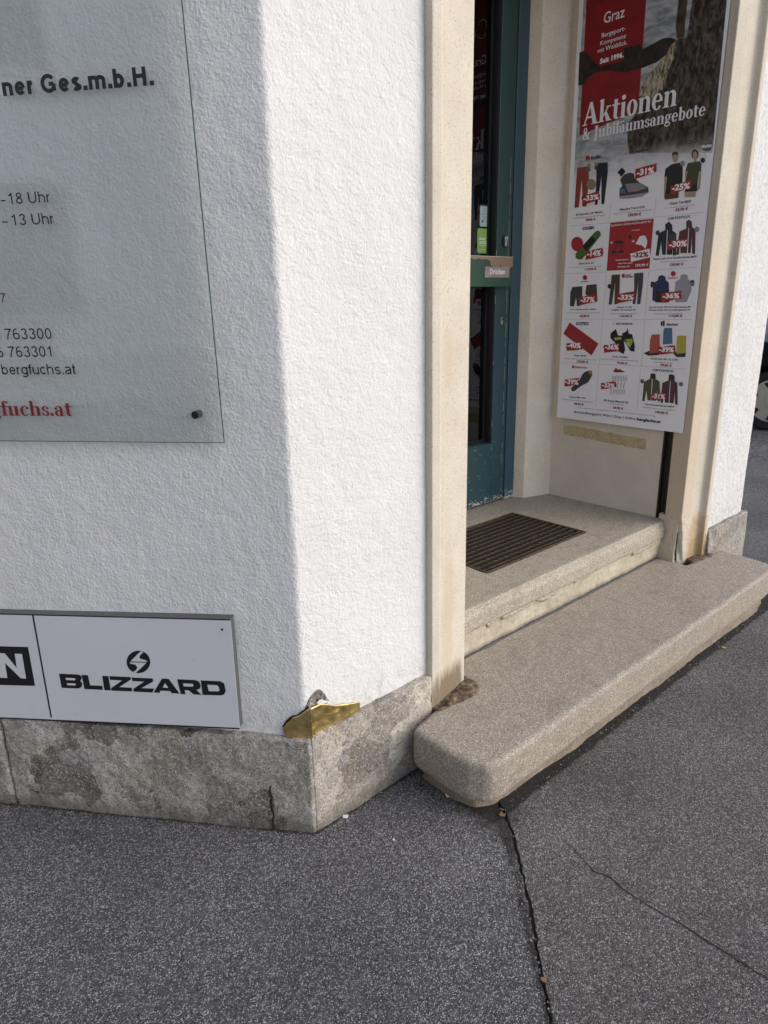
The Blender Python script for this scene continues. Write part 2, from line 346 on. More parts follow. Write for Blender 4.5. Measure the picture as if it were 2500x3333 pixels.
def sans(c, w):
    """centre lines of a plain grotesque letter, stroke w, capital height 1 -> (paths, advance)"""
    h = w/2; X = .73; l = .075+h; r = .71-h; cx = (l+r)/2; rx = (r-l)/2; cy = X/2; ry = X/2-h*.9
    if c in 'nhmru':
        st = [[(l, 0), (l, 1.0 if c == 'h' else X)]]
        if c == 'r': return st+[[(l, X*.5)]+arc(l+.24, X*.5, .24, X*.5-h*.9, 170, 95, 6)], .47
        if c == 'u': return [[(r, X), (r, 0)], [(l, X), (l, .28)]+arc(cx, .28, rx, .28-h*.9, 180, 360)], .777
        if c == 'm': return st+[[(l, X*.5)]+arc(l+.20, X-.24, .20, .24-h*.9, 180, 0)+[(l+.40, 0)], [(l+.40, X*.5)]+arc(l+.60, X-.24, .20, .24-h*.9, 180, 0)+[(l+.80, 0)]], 1.163
        return st+[[(l, X*.5)]+arc(cx, X-.26, rx, .26-h*.9, 180, 0)+[(r, 0)]], .777
    if c == 'o' or c == '0': return [arc(cx, .5 if c == '0' else cy, rx, (.5 if c == '0' else X/2)-h*.9, 0, 360, 24)], .777
    if c == 'e': return [arc(cx, cy, rx, ry, 0, 325, 22), [(l, cy), (r, cy)]], .777
    if c == 'c': return [arc(cx-.02, cy, rx, ry, 42, 318, 20)], .7
    if c == 'b': return [[(l, 0), (l, 1)], arc(cx, cy, rx, ry, 0, 360, 24)], .8
    if c == 'a': return [[(r-.01, 0), (r-.01, X-.22)]+arc(cx-.01, X-.22, rx, .22-h*.9, 0, 155, 9), [(r-.01, .42), (cx, .40)]+arc(cx-.05, .2, rx-.05, .2-h*.9, 90, 270, 9)+[(r-.06, .12)]], .777
    if c == 's': return [arc(cx-.02, X-.205, rx-.04, .205-h*.9, 30, 250, 12)+arc(cx-.02, .20, rx-.02, .2-h*.9, 75, -150, 14)], .7
    if c == 'g': return [[(r, X), (r, -.06)]+arc(cx, -.06, rx, .2-h*.9, 0, -150, 10), arc(cx, cy, rx, ry, 0, 360, 24)], .777
    if c == 'f': return [[(.2, 0), (.2, .82)]+arc(.36, .82, .16, .18-h*.9, 180, 85, 6), [(.03, X-h), (.38, X-h)]], .39
    if c == 't': return [[(.2, .93), (.2, .16)]+arc(.33, .16, .13, .16-h*.9, 180, 280, 6), [(.03, X-h), (.37, X-h)]], .39
    if c == 'H': return [[(.11+h, 0), (.11+h, 1)], [(.90-h, 0), (.90-h, 1)], [(.11+h, .54), (.90-h, .54)]], 1.008
    if c == 'U': return [[(.11+h, 1), (.11+h, .38)]+arc(.505, .38, .395-h, .38-h*.9, 180, 360, 14)+[(.90-h, 1)]], 1.008
    if c == 'G': return [arc(.54, .5, .47-h, .5-h*.9, 38, 330, 24), [(.97-h, .10), (.97-h, .47)], [(.56, .47), (.97-h, .47)]], 1.087
    if c == '.': return [[(.19, 0), (.19, w*1.1)]], .33
    if c == '-': return [[(.05, .36), (.42, .36)]], .47
    if c == '1': return [[(.45, 0), (.45, 1)], [(.45, .93), (.34, .82), (.18, .74)]], .777
    if c == '7': return [[(.07, 1-h), (.70, 1-h)], [(.68, 1-h), (.44, .62), (.33, .3), (.28, 0)]], .777
    if c == '3': return [arc(cx, .75, rx-.03, .25-h*.9, 160, -80, 14), arc(cx, .285, rx, .285-h*.9, 85, -165, 14)], .777
    if c == '8': return [arc(cx, .76, rx-.04, .24-h*.9, 0, 360, 20), arc(cx, .275, rx, .275-h*.9, 0, 360, 20)], .777
    if c == '6': return [arc(cx, .31, rx, .31-h*.9, 0, 360, 20), arc(cx+.04, .52, rx+.04, .48-h*.9, 172, 75, 10)[:], [(l, .31), (l, .55)]], .777
    return [], .39
def stroke(path, w):
    P = [Vector(p) for p in path]; out = []
    for i, p in enumerate(P):
        a = P[i-1] if i else P[i]; b = P[i+1] if i < len(P)-1 else P[i]; d = (b-a)
        if (P[0]-P[-1]).length < 1e-4 and i in (0, len(P)-1): d = P[1]-P[-2]
        d = d.normalized(); k = 1
        if 0 < i < len(P)-1:
            d1 = (P[i]-P[i-1]).normalized(); d2 = (P[i+1]-P[i]).normalized(); k = 1/max(.5, math.sqrt(max(.01, (1+d1.dot(d2))/2)))
        n = Vector((-d.y, d.x))*w/2*k; out.append((p+n, p-n))
    return [[out[i][0], out[i+1][0], out[i+1][1], out[i][1]] for i in range(len(out)-1)]
def put_sans(mb, body, x0, y0, wd, cap, mat, fn, w):
    adv = sum(sans(c, w)[1] for c in body); l0 = .09 if body[0] != '1' else .18; sx = wd/(adv-l0-.09-(.18 if body[-1] == '.' else 0)); x = -l0; k = 0
    for c in body:
        ps, a = sans(c, w)
        if c == '.': ps = []; q_ = [(.19-w*.55, 0), (.19+w*.55, 0), (.19+w*.55, w*1.1), (.19-w*.55, w*1.1)]; mb.face([fn(x0+(x+p[0])*sx, y0+p[1]*cap, 0) for p in q_], mat)
        for path in ps:
            k += 1
            for q in stroke(path, w): mb.face([fn(x0+(x+p[0])*sx, y0+p[1]*cap, k*2e-5) for p in q], mat)
        x += a
# a small heavy serif alphabet built from stems and bowls (capital height 1)
S_ = .19; XH = .66
def rc(x0, y0, x1, y1): return [(x0, y0), (x1, y0), (x1, y1), (x0, y1)]
def ring(co, ro, ci, ri, a0, a1, n=14):
    A = [math.radians(a0+(a1-a0)*i/n) for i in range(n+1)]
    return [[(co[0]+ro[0]*math.cos(A[i]), co[1]+ro[1]*math.sin(A[i])), (co[0]+ro[0]*math.cos(A[i+1]), co[1]+ro[1]*math.sin(A[i+1])),
             (ci[0]+ri[0]*math.cos(A[i+1]), ci[1]+ri[1]*math.sin(A[i+1])), (ci[0]+ri[0]*math.cos(A[i]), ci[1]+ri[1]*math.sin(A[i]))] for i in range(n)]
def disc(x, y, r, n=12): return [(x+r*math.cos(2*math.pi*i/n), y+r*math.sin(2*math.pi*i/n)) for i in range(n)]
def stem(x, h, foot=True, flag=True):
    p = [rc(x, 0, x+S_, h)]
    if foot: p.append(rc(x-.06, 0, x+S_+.06, .05))
    if flag: p.append([(x-.07, h-.06), (x+.02, h-.09), (x+.02, h)])
    return p
def arch(x):  # shoulder and right stem starting from a stem at x
    return ring((x+.36, .44), (.2, .23), (x+.28, .44), (.09, .15), 0, 150) + [rc(x+.37, 0, x+.56, .45), rc(x+.31, 0, x+.62, .05)]
def glyph(c):
    if c == 'n': return stem(.07, XH)+arch(.07), .72
    if c == 'm': return stem(.07, XH)+arch(.07)+[[(a+.37, b) for a, b in q] for q in arch(.07)], 1.09
    if c == 'h': return stem(.07, 1)+arch(.07), .72
    if c == 'i': return stem(.07, XH)+[disc(.165, .86, .11)], .36
    if c == 'l': return stem(.07, 1), .36
    if c == 'o': return ring((.3, .33), (.28, .35), (.3, .33), (.1, .29), 0, 360, 24), .62
    if c == 'e': return ring((.29, .33), (.27, .35), (.31, .33), (.11, .29), 0, 325, 22)+[rc(.15, .32, .56, .39)], .6
    if c == 'c': return ring((.29, .33), (.27, .35), (.33, .33), (.13, .29), 40, 320, 20)+[disc(.46, .52, .085)], .58
    if c == 'b': return stem(.07, 1, False)+ring((.36, .33), (.25, .35), (.33, .33), (.1, .28), 0, 360, 22), .66
    if c == 'a': return ring((.22, .19), (.2, .21), (.26, .19), (.08, .14), 0, 360, 18)+[rc(.32, .03, .5, .48), rc(.32, 0, .6, .06)]+ring((.28, .45), (.22, .22), (.24, .45), (.1, .16), 0, 165)+[disc(.12, .49, .085)], .62
    if c == 'ä': return glyph('a')[0]+[disc(.14, .86, .085), disc(.38, .86, .085)], .62
    if c == 'u': return stem(.07, XH, False)+ring((.27, .22), (.2, .23), (.36, .22), (.1, .15), 180, 330)+[rc(.43, 0, .62, XH), rc(.43, 0, .7, .05), [(.36, XH-.06), (.45, XH-.09), (.45, XH)]], .74
    if c == 't': return [rc(.1, .12, .29, .86), rc(0, XH-.07, .42, XH)]+ring((.29, .16), (.19, .17), (.35, .16), (.06, .1), 180, 300), .46
    if c == 'k': return stem(.07, 1)+[[(.24, .26), (.50, XH), (.59, XH), (.26, .2)], [(.32, .36), (.43, .46), (.7, 0), (.46, 0)], rc(.40, XH-.05, .68, XH), rc(.42, 0, .74, .05)], .76
    if c == 's': return ring((.24, .49), (.2, .18), (.27, .49), (.08, .12), 40, 270)+ring((.25, .18), (.22, .19), (.22, .18), (.09, .13), -140, 90)+[disc(.38, .52, .07), disc(.09, .14, .075)], .5
    if c == 'g': return ring((.27, .43), (.24, .24), (.27, .43), (.08, .18), 0, 360, 20)+ring((.28, -.10), (.27, .17), (.28, -.10), (.17, .09), 0, 360, 20)+[rc(.07, .02, .22, .22), rc(.45, .57, .6, .67), rc(.15, .04, .45, .13)], .62
    if c == 'f': return [rc(.1, 0, .29, .8), rc(0, XH-.07, .42, XH), rc(.03, 0, .38, .05)]+ring((.29, .8), (.19, .2), (.36, .8), (.09, .14), 60, 180)+[disc(.42, .9, .075)], .42
    if c == '.': return [disc(.12, .1, .11)], .28
    if c == '-': return [rc(.03, .26, .3, .36)], .36
    if c == 'J': return [rc(.17, -.05, .38, 1), rc(.07, .94, .48, 1)]+ring((.17, -.02), (.21, .2), (.1, -.02), (.08, .12), 200, 360), .52
    if c == 'A': return [[(.04, 0), (.12, 0), (.42, .92), (.36, 1)], [(.34, 1), (.5, 1), (.84, 0), (.58, 0)], rc(.2, .3, .66, .38), rc(-.04, 0, .24, .05), rc(.5, 0, .92, .05)], .92
    if c == 'K': return stem(.07, 1)+[[(.24, .4), (.6, 1), (.7, 1), (.26, .3)], [(.34, .54), (.47, .68), (.8, 0), (.54, 0)]], .84
    if c == 'S': return ring((.28, .72), (.24, .28), (.32, .72), (.09, .2), 40, 270)+ring((.3, .28), (.26, .29), (.26, .28), (.11, .2), -150, 90), .6
    if c == 'Q': return ring((.4, .5), (.38, .52), (.4, .5), (.17, .45), 0, 360, 24)+[[(.45, .1), (.8, -.15), (.9, -.1), (.55, .25)]], .84
    if c == 'p': return [[(a, b-.3) for a, b in q] for q in stem(.07, .96, True)]+ring((.36, .33), (.25, .35), (.33, .33), (.1, .28), 0, 360, 22), .66
    if c == 'r': return stem(.07, XH)+ring((.36, .44), (.16, .22), (.32, .44), (.06, .13), 60, 150)+[disc(.42, .55, .09)], .52
    if c == 'v': return [[(0, XH), (.22, XH), (.4, .1), (.3, 0)], [(.3, 0), (.4, 0), (.62, XH), (.54, XH)]], .62
    if c == '&': return ring((.28, .76), (.2, .25), (.28, .76), (.07, .19), 0, 360, 18)+ring((.27, .27), (.26, .29), (.3, .27), (.1, .22), 60, 360, 18)+[[(.12, .66), (.32, .7), (.8, 0), (.54, 0)], [(.5, .28), (.58, .24), (.74, .5), (.66, .54)], rc(.56, .5, .84, .55)], .86
    return [], .32
def put_serif(mb, body, x0, y0, wd, cap, mat, fn):
    adv = sum(glyph(c)[1] for c in body); sx = wd/adv; x = 0; k = 0
    for c in body:
        ps, a = glyph(c)
        for q in ps:
            k += 1; mb.face([fn(x0+(x+p[0])*sx, y0+p[1]*cap, k*1.5e-5) for p in q], mat)
        x += a
POSTER_TEXT=[
('Graz',131,2516,97,42,'L','white'),
('Bergsport-',125,2465,113,18,'L','white'),
('Kompetenz',121,2437,121,17,'L','white'),
('mit Weitblick.',110,2411,140,18,'L','white'),
('Seit 1996.',125,2367,113,19,'B','white'),
('Aktionen',58,2135,439,90,'S','offw'),
('& Jubiläumsangebote',59,2076,563,49,'S','offw'),
('DEVOLD',510,1983,87,15,'L','dark'),
('100%',619,1972,31,12,'L','grey'),
('Merino',617,1958,41,13,'B','offw'),
('SCARPA',297,1984,90,11,'B','black'),
('Rafiki',109,1990,53,15,'M','dark'),
('BF Eldorado | BF Mikado',48,1760,140,8,'M','dark'),
('Leichte Kletterhose für warme Sommertage',34,1747,167,6,'L','grey'),
('59,90 €',101,1731,52,11,'B','red'),
('Mescalito Trek 2 GTX',274,1760,119,9,'M','dark'),
('Wasserdichter Wander- und Klettersteigschuh',242,1748,181,5,'L','grey'),
('199,90 €',316,1731,62,12,'B','red'),
('Classic Tee M|W',504,1760,93,10,'M','dark'),
('Für natürlichen Komfort im Alltag',485,1747,129,5,'L','grey'),
('59,90 €',533,1732,53,11,'B','red'),
('ORTOVOX',502,1701,99,10,'M','dark'),
('COUSIN',86,1694,61,13,'B','black'),
('Dura Dura 9,3',79,1542,79,9,'M','dark'),
('Leichtes Einfachseil mit sehr guter Performance',24,1528,186,5,'L','grey'),
('119,90 €',114,1513,61,11,'B','red'),
('Qualitatives Klettersteig-Komplett-Set',234,1697,199,9,'S','offw'),
('Kinetic Rewind',273,1549,61,5,'B','offw'),
('Ophir Fast Adjust',286,1534,70,5,'B','offw'),
('Skywalker 2.0',283,1519,59,6,'B','offw'),
('159,90 €',372,1519,61,11,'B','offw'),
('CAMP',340,1670,39,4,'M','offw'),
('Fleece Light Grid Hooded Jacket M|W',453,1543,193,8,'M','dark'),
('Leichte,isolierende Fleecejacke',488,1530,120,5,'L','grey'),
('139,90 €',530,1514,61,11,'B','red'),
('MAMMUT',95,1461,44,5,'B','red'),
('Crag Climbing Short M|W',43,1333,146,7,'M','dark'),
('Vereint Stil,Funktionalität und Strapazierfähigkeit',20,1318,191,5,'L','grey'),
('49,90 €',100,1300,53,11,'B','red'),
('FJÄLL',327,1481,26,6,'B','red'),
('RAVEN',326,1473,37,7,'B','red'),
('Kalpak Trs M',296,1342,72,7,'M','dark'),
('Kalpak Trs Curved W',273,1330,118,7,'M','dark'),
('Robuste,vielseitige Trekking-Hose',266,1315,133,5,'L','grey'),
('124,90 €',313,1301,63,9,'B','red'),
('MAMMUT',528,1462,45,5,'B','red'),
('Linard Light HS Hooded Jacket M',453,1341,188,7,'M','dark'),
('Ducan Light HS Hooded Jacket W',454,1329,188,7,'M','dark'),
('Leichte,bequeme Hardshelljacke',482,1314,128,6,'L','grey'),
('119,90 €',550,1302,60,10,'B','red'),
('EXPED',84,1263,69,15,'M','dark'),
('SCARPA',298,1267,85,9,'B','black'),
('deuter',542,1266,55,12,'M','dark'),
('Hyper 4R M',82,1114,67,8,'M','dark'),
('Aufblasbare Isoliermatte 52x183x9cm,ca. 670g',22,1099,186,5,'L','grey'),
('129,90 €',101,1084,62,11,'B','red'),
('Origin VS M|W',290,1117,83,8,'M','dark'),
('Ideal für Einsteiger und als Allround-Boulderschuh',233,1104,194,6,'L','grey'),
('79,90 €',317,1088,53,10,'B','red'),
('Guide Lite 28+ SL | 30+',482,1117,130,8,'M','dark'),
('Alpin-Tourenrucksack',503,1104,86,6,'L','grey'),
('99,90 €',532,1089,53,10,'B','red'),
('FERRINO',91,1057,72,8,'M','red'),
('Lightec SM 1100',69,909,92,8,'M','dark'),
('Synthetikschlafsack in 2Ringel-Konstruktion',24,894,179,6,'L','grey'),
('99,90 €',100,875,54,11,'B','red'),
('BF Rockit Mixed,5 Stk.',266,908,129,9,'M','dark'),
('5 Stk. Expressen-Set',289,896,81,6,'L','grey'),
('69,90 €',316,876,54,11,'B','red'),
('ORTOVOX',498,1065,99,11,'M','dark'),
('Pala Hooded Jacket M|W',476,910,142,8,'M','dark'),
('Abriebfeste & komfortable Softshelljacke',466,896,159,5,'L','grey'),
('149,90 €',528,877,62,11,'B','red'),
('Angebote gültig solange der Vorrat reicht,längstens bis 31.10.2025. Preisänderungen,Tippfehler und Irrtümer sind vorbehalten.',122,861,416,5,'L','grey'),
('#wirsindbergsport Wien | Graz | Online',103,834,333,13,'L','dark'),
('bergfuchs.at',443,834,117,13,'B','black'),
('-33%',83,1820,80,22,'B','white'),
('-31%',343,1894,78,24,'B','white'),
('-25%',509,1814,76,23,'B','white'),
('-14%',121,1576,73,25,'B','white'),
('-30%',520,1591,78,23,'B','white'),
('-37%',100,1370,77,23,'B','white'),
('-33%',297,1378,80,22,'B','white'),
('-36%',512,1381,76,21,'B','white'),
('-40%',42,1154,77,25,'B','white'),
('-36%',250,1154,71,23,'B','white'),
('-39%',520,1153,69,21,'B','white'),
('-39%',41,976,77,24,'B','white'),
('-33%',249,975,68,21,'B','white'),
('-31%',507,945,62,21,'B','white'),
('-32%',353,1558,76,21,'B','red')]
POSTER_SHAPES=[
('redband',[(36,2630),(318,2552),(324,2194),(322,2146),(40,2101)]),
('mount',[(16,2436),(39,2436),(73,2410),(99,2377),(129,2355),(237,2353),(236,2401),(307,2398),(321,2376),(360,2383),(409,2394),(442,2388),(471,2372),(442,2338),(390,2313),(333,2307),(251,2306),(169,2334),(105,2338),(67,2326),(52,2304),(19,2306)]),
('rock',[(648,2460),(662,1935),(298,1990),(284,2038),(278,2104),(322,2146),(322,2214),(349,2266),(362,2277),(412,2313),(451,2359),(473,2376),(508,2372),(514,2415),(535,2450),(565,2475),(572,2481)]),
('strata',[(450,2363),(473,2376),(466,2319),(448,2282),(436,2238),(429,2202),(408,2211),(403,2178),(356,2193),(321,2204),(325,2223),(350,2264),(363,2275),(413,2312)]),
('figure',[(475,2508),(501,2501),(502,2453),(509,2447),(497,2430),(500,2376),(470,2377),(459,2424),(470,2457)]),
('dgreen',[(660,1964),(659,1954),(654,1946),(645,1943),(634,1945),(623,1951),(616,1961),(612,1972),(613,1982),(619,1990),(628,1993),(639,1991),(649,1985),(657,1975)]),
('pred',[(39,1967),(100,1964),(104,1915),(102,1796),(80,1796),(67,1918),(60,1796),(36,1795),(37,1891)]),
('navy',[(140,1972),(195,1967),(200,1930),(192,1795),(178,1797),(169,1916),(157,1797),(144,1797),(144,1878)]),
('dgrey',[(263,1888),(280,1906),(306,1911),(328,1904),(332,1886),(357,1865),(401,1840),(405,1820),(373,1806),(310,1806),(266,1811),(264,1850),(276,1862)]),
('grey',[(289,1867),(357,1864),(396,1838),(350,1831),(308,1831)]),
('blue',[(265,1854),(291,1846),(298,1828),(267,1833)]),
('lgrey',[(265,1821),(315,1819),(403,1821),(373,1806),(316,1808),(266,1812)]),
('black',[(267,1937),(287,1918),(269,1898),(248,1919)]),
('skin',[(469,1875),(482,1873),(488,1793),(476,1790)]),
('skin',[(542,1872),(549,1871),(553,1811),(546,1812)]),
('olive',[(479,1807),(539,1813),(540,1783),(479,1783)]),
('black',[(496,1917),(530,1919),(545,1907),(549,1871),(551,1811),(480,1803),(482,1871),(469,1875),(471,1904)]),
('skin',[(523,1937),(522,1928),(518,1923),(511,1921),(505,1924),(499,1932),(496,1941),(497,1950),(501,1955),(508,1957),(514,1953),(520,1946)]),
('hair',[(495,1945),(494,1960),(506,1964),(520,1958),(523,1943),(517,1950),(502,1953)]),
('hair',[(608,1938),(607,1929),(602,1922),(595,1921),(587,1925),(580,1932),(577,1942),(578,1952),(583,1958),(590,1959),(598,1955),(604,1948)]),
('skin',[(603,1934),(602,1927),(599,1922),(595,1921),(589,1924),(585,1930),(583,1937),(583,1945),(586,1950),(591,1951),(596,1948),(601,1942)]),
('skin',[(589,1923),(600,1922),(601,1909),(590,1911)]),
('skin',[(619,1878),(626,1877),(628,1807),(618,1804)]),
('skin',[(558,1886),(567,1883),(571,1826),(562,1823)]),
('skin',[(563,1806),(612,1804),(613,1779),(567,1783)]),
('green',[(566,1912),(614,1912),(623,1902),(625,1873),(617,1876),(615,1823),(563,1826),(568,1881),(559,1884)]),
('black',[(563,1828),(615,1826),(618,1800),(566,1803)]),
('navy',[(492,1683),(508,1695),(525,1678),(527,1658),(546,1644),(555,1557),(540,1557),(536,1613),(537,1560),(492,1562),(481,1617),(477,1559),(462,1560),(466,1650),(497,1663)]),
('dgrey',[(514,1642),(546,1643),(549,1613),(517,1615)]),
('maroon',[(584,1688),(595,1694),(608,1684),(612,1664),(628,1650),(636,1556),(624,1559),(614,1625),(617,1562),(573,1564),(566,1611),(567,1558),(555,1559),(559,1651),(587,1660)]),
('offw',[(504,1660),(507,1660),(512,1561),(509,1561)]),
('offw',[(597,1661),(599,1661),(605,1563),(601,1563)]),
('rope',[(57,1592),(154,1681),(168,1686),(182,1679),(186,1664),(95,1565),(77,1564),(58,1572)]),
('black',[(91,1622),(138,1665),(163,1644),(113,1601)]),
('redb',[(96,1632),(95,1620),(88,1609),(78,1603),(65,1601),(52,1605),(41,1612),(33,1624),(29,1636),(31,1649),(37,1659),(48,1665),(60,1667),(73,1663),(85,1656),(93,1645)]),
('redb',[(230,1713),(438,1712),(438,1508),(229,1507)]),
('offw',[(363,1614),(374,1634),(381,1645),(397,1647),(407,1643),(417,1626),(417,1608),(412,1592),(393,1607)]),
('navy',[(305,1626),(301,1622),(289,1621),(273,1622),(261,1625),(255,1629),(260,1633),(272,1634),(288,1633),(300,1630)]),
('navy',[(277,1586),(273,1582),(262,1580),(251,1583),(247,1587),(251,1592),(261,1593),(272,1590)]),
('navy',[(310,1586),(306,1581),(296,1580),(285,1583),(280,1587),(284,1591),(295,1593),(305,1590)]),
('navy',[(270,1623),(274,1622),(264,1590),(260,1590)]),
('navy',[(284,1622),(288,1621),(300,1590),(296,1590)]),
('black',[(340,1646),(339,1639),(335,1636),(331,1639),(329,1646),(330,1654),(333,1656),(337,1653)]),
('offw',[(237,1630),(251,1630),(251,1628),(237,1627)]),
('offw',[(242,1634),(245,1634),(246,1622),(243,1622)]),
('offw',[(344,1628),(358,1629),(358,1626),(344,1625)]),
('offw',[(349,1633),(352,1633),(353,1621),(350,1621)]),
('dgrey',[(49,1440),(105,1443),(108,1394),(96,1352),(82,1351),(74,1392),(65,1350),(42,1351),(40,1414)]),
('dgrey',[(127,1447),(181,1450),(191,1379),(171,1374),(123,1408)]),
('olive',[(256,1488),(298,1489),(302,1418),(297,1359),(281,1358),(277,1454),(268,1357),(252,1356),(255,1450)]),
('dgrey',[(368,1491),(412,1492),(414,1450),(410,1358),(395,1357),(391,1455),(386,1358),(372,1359),(374,1425)]),
('blued',[(484,1473),(499,1479),(516,1470),(520,1455),(534,1446),(545,1365),(532,1363),(485,1364),(465,1375),(462,1446),(482,1456)]),
('black',[(479,1409),(524,1408),(528,1363),(485,1364)]),
('lgrey',[(584,1474),(596,1479),(615,1472),(616,1458),(633,1447),(637,1410),(622,1365),(573,1363),(564,1403),(564,1449),(583,1459)]),
('redb',[(46,1274),(213,1178),(180,1121),(13,1220)]),
('pred',[(41,1263),(39,1260),(204,1165),(205,1168)]),
('pred',[(36,1256),(35,1254),(200,1158),(201,1161)]),
('pred',[(32,1250),(31,1247),(196,1151),(198,1154)]),
('pred',[(28,1243),(26,1240),(192,1144),(194,1147)]),
('pred',[(24,1236),(22,1233),(188,1137),(190,1140)]),
('pred',[(19,1229),(18,1226),(184,1131),(186,1133)]),
('black',[(289,1240),(299,1247),(312,1218),(338,1218),(354,1154),(348,1135),(324,1144),(305,1180),(273,1207),(274,1228)]),
('black',[(332,1227),(352,1237),(358,1253),(365,1228),(383,1224),(401,1174),(401,1147),(380,1150),(357,1182),(340,1200)]),
('lime',[(292,1208),(328,1213),(332,1200),(298,1196)]),
('lime',[(345,1200),(385,1206),(389,1192),(381,1171),(363,1191)]),
('pale',[(353,1191),(369,1189),(381,1164),(368,1173)]),
('navy',[(446,1142),(472,1154),(523,1151),(522,1138),(472,1132)]),
('navy',[(579,1154),(643,1156),(641,1134),(603,1132)]),
('coral',[(478,1226),(515,1227),(524,1151),(475,1141),(472,1199)]),
('blue',[(534,1255),(569,1256),(578,1188),(534,1184),(531,1240)]),
('yellow',[(597,1223),(636,1224),(642,1151),(600,1146),(596,1198)]),
('dgrey',[(146,1039),(166,1048),(188,1049),(191,1027),(173,993),(129,968),(93,940),(77,944),(79,959),(121,997),(133,1023)]),
('orange',[(166,1047),(188,1049),(191,1034),(181,1026)]),
('oliveg',[(489,1052),(501,1056),(514,1052),(516,1031),(536,1021),(548,935),(536,929),(530,980),(528,933),(487,932),(477,975),(472,926),(461,926),(461,1014),(489,1030)]),
('maroon',[(576,1053),(587,1057),(602,1053),(605,1028),(619,1020),(630,925),(618,925),(611,981),(611,929),(570,929),(563,973),(561,927),(550,926),(549,1015),(576,1029)]),
('black',[(490,1050),(502,1055),(513,1049),(514,1033),(493,1031)]),
('black',[(577,1051),(588,1055),(601,1050),(602,1034),(581,1033)]),
('offw',[(499,1029),(502,1029),(505,933),(502,933)]),
('offw',[(585,1027),(587,1027),(591,930),(588,929)]),
('dark',[(514,1281),(523,1284),(525,1264),(516,1266)]),
('dark',[(524,1285),(532,1287),(534,1264),(527,1263)]),
('redb',[(300,1049),(314,1070),(326,1061),(333,1065),(361,1053)]),
('black',[(308,1048),(321,1056),(358,1056),(361,1052)]),
('redb',[(80,2002),(85,2011),(99,2009),(104,1998),(102,1986),(94,1993),(84,1987)]),
('gold',[(110,1966),(109,1962),(107,1959),(103,1958),(99,1958),(95,1961),(92,1964),(90,1969),(91,1973),(93,1976),(97,1977),(102,1977),(106,1974),(109,1970)]),
('steel',[(111,1950),(110,1946),(107,1943),(103,1941),(99,1942),(94,1945),(91,1949),(90,1953),(90,1958),(93,1961),(97,1962),(102,1961),(106,1959),(109,1955)]),
('gold',[(148,1966),(148,1962),(145,1959),(141,1957),(137,1958),(133,1960),(130,1964),(129,1969),(129,1973),(132,1976),(136,1977),(140,1976),(144,1974),(147,1970)]),
('dgrey',[(150,1951),(150,1947),(147,1944),(143,1943),(139,1943),(134,1946),(131,1950),(130,1954),(131,1958),(133,1962),(137,1963),(142,1962),(146,1960),(149,1956)]),
('tan',[(144,1883),(142,1873),(136,1866),(127,1862),(115,1864),(105,1869),(97,1879),(94,1889),(96,1900),(102,1907),(112,1910),(123,1909),(133,1903),(141,1894)]),
('grey',[(554,1912),(553,1907),(551,1904),(547,1903),(542,1903),(538,1906),(535,1910),(533,1915),(534,1919),(536,1922),(540,1924),(545,1923),(549,1921),(552,1917)]),
('black',[(637,1912),(637,1908),(634,1905),(630,1903),(626,1904),(622,1906),(619,1910),(617,1915),(618,1919),(620,1922),(624,1923),(628,1923),(632,1920),(636,1916)]),
('olive',[(473,1652),(472,1647),(470,1644),(466,1642),(461,1643),(457,1645),(454,1649),(452,1653),(453,1658),(456,1661),(459,1663),(464,1663),(468,1660),(471,1656)]),
('grey',[(643,1652),(643,1648),(640,1644),(637,1642),(632,1643),(628,1645),(624,1649),(623,1654),(623,1659),(626,1662),(630,1664),(634,1664),(638,1661),(642,1657)]),
('black',[(259,1438),(258,1434),(256,1430),(252,1428),(248,1428),(243,1431),(240,1434),(239,1439),(240,1443),(242,1447),(246,1449),(250,1449),(254,1446),(258,1443)]),
('black',[(469,1445),(468,1441),(466,1438),(463,1436),(459,1437),(455,1438),(452,1441),(451,1445),(451,1449),(454,1452),(457,1453),(461,1453),(465,1451),(468,1448)]),
('olive',[(468,1435),(468,1432),(466,1429),(462,1427),(458,1427),(454,1429),(452,1432),(450,1436),(451,1439),(453,1442),(457,1444),(461,1444),(464,1442),(467,1439)]),
('black',[(646,1446),(646,1443),(643,1440),(640,1439),(636,1439),(633,1441),(630,1443),(629,1446),(629,1450),(631,1452),(635,1453),(638,1453),(642,1452),(645,1449)]),
('violet',[(647,1436),(647,1432),(645,1429),(641,1428),(637,1428),(634,1430),(631,1433),(630,1436),(630,1440),(632,1443),(636,1444),(640,1444),(643,1442),(646,1439)]),
('steel',[(463,1017),(462,1013),(460,1009),(456,1007),(452,1006),(447,1008),(444,1011),(443,1016),(443,1020),(446,1024),(450,1026),(454,1026),(458,1025),(461,1021)]),
('teal',[(645,1017),(645,1013),(642,1009),(638,1007),(634,1006),(630,1008),(627,1011),(625,1015),(626,1020),(628,1023),(632,1025),(636,1026),(641,1024),(644,1021)]),
('redb',[(128,1481),(128,1476),(125,1473),(120,1470),(114,1471),(109,1473),(106,1477),(104,1482),(105,1487),(108,1491),(113,1493),(118,1493),(123,1491),(127,1486)]),
('redb',[(561,1482),(560,1478),(558,1474),(554,1472),(549,1472),(544,1474),(541,1478),(539,1483),(540,1488),(542,1491),(547,1493),(551,1493),(556,1491),(559,1487)]),
('redb',[(323,1482),(323,1477),(321,1474),(318,1472),(315,1472),(312,1474),(309,1478),(308,1482),(308,1486),(310,1490),(313,1491),(317,1491),(320,1489),(322,1486)]),
('redb',[(88,1062),(88,1059),(86,1056),(83,1055),(80,1054),(77,1056),(75,1058),(74,1061),(74,1064),(76,1066),(79,1068),(82,1068),(85,1067),(87,1065)]),
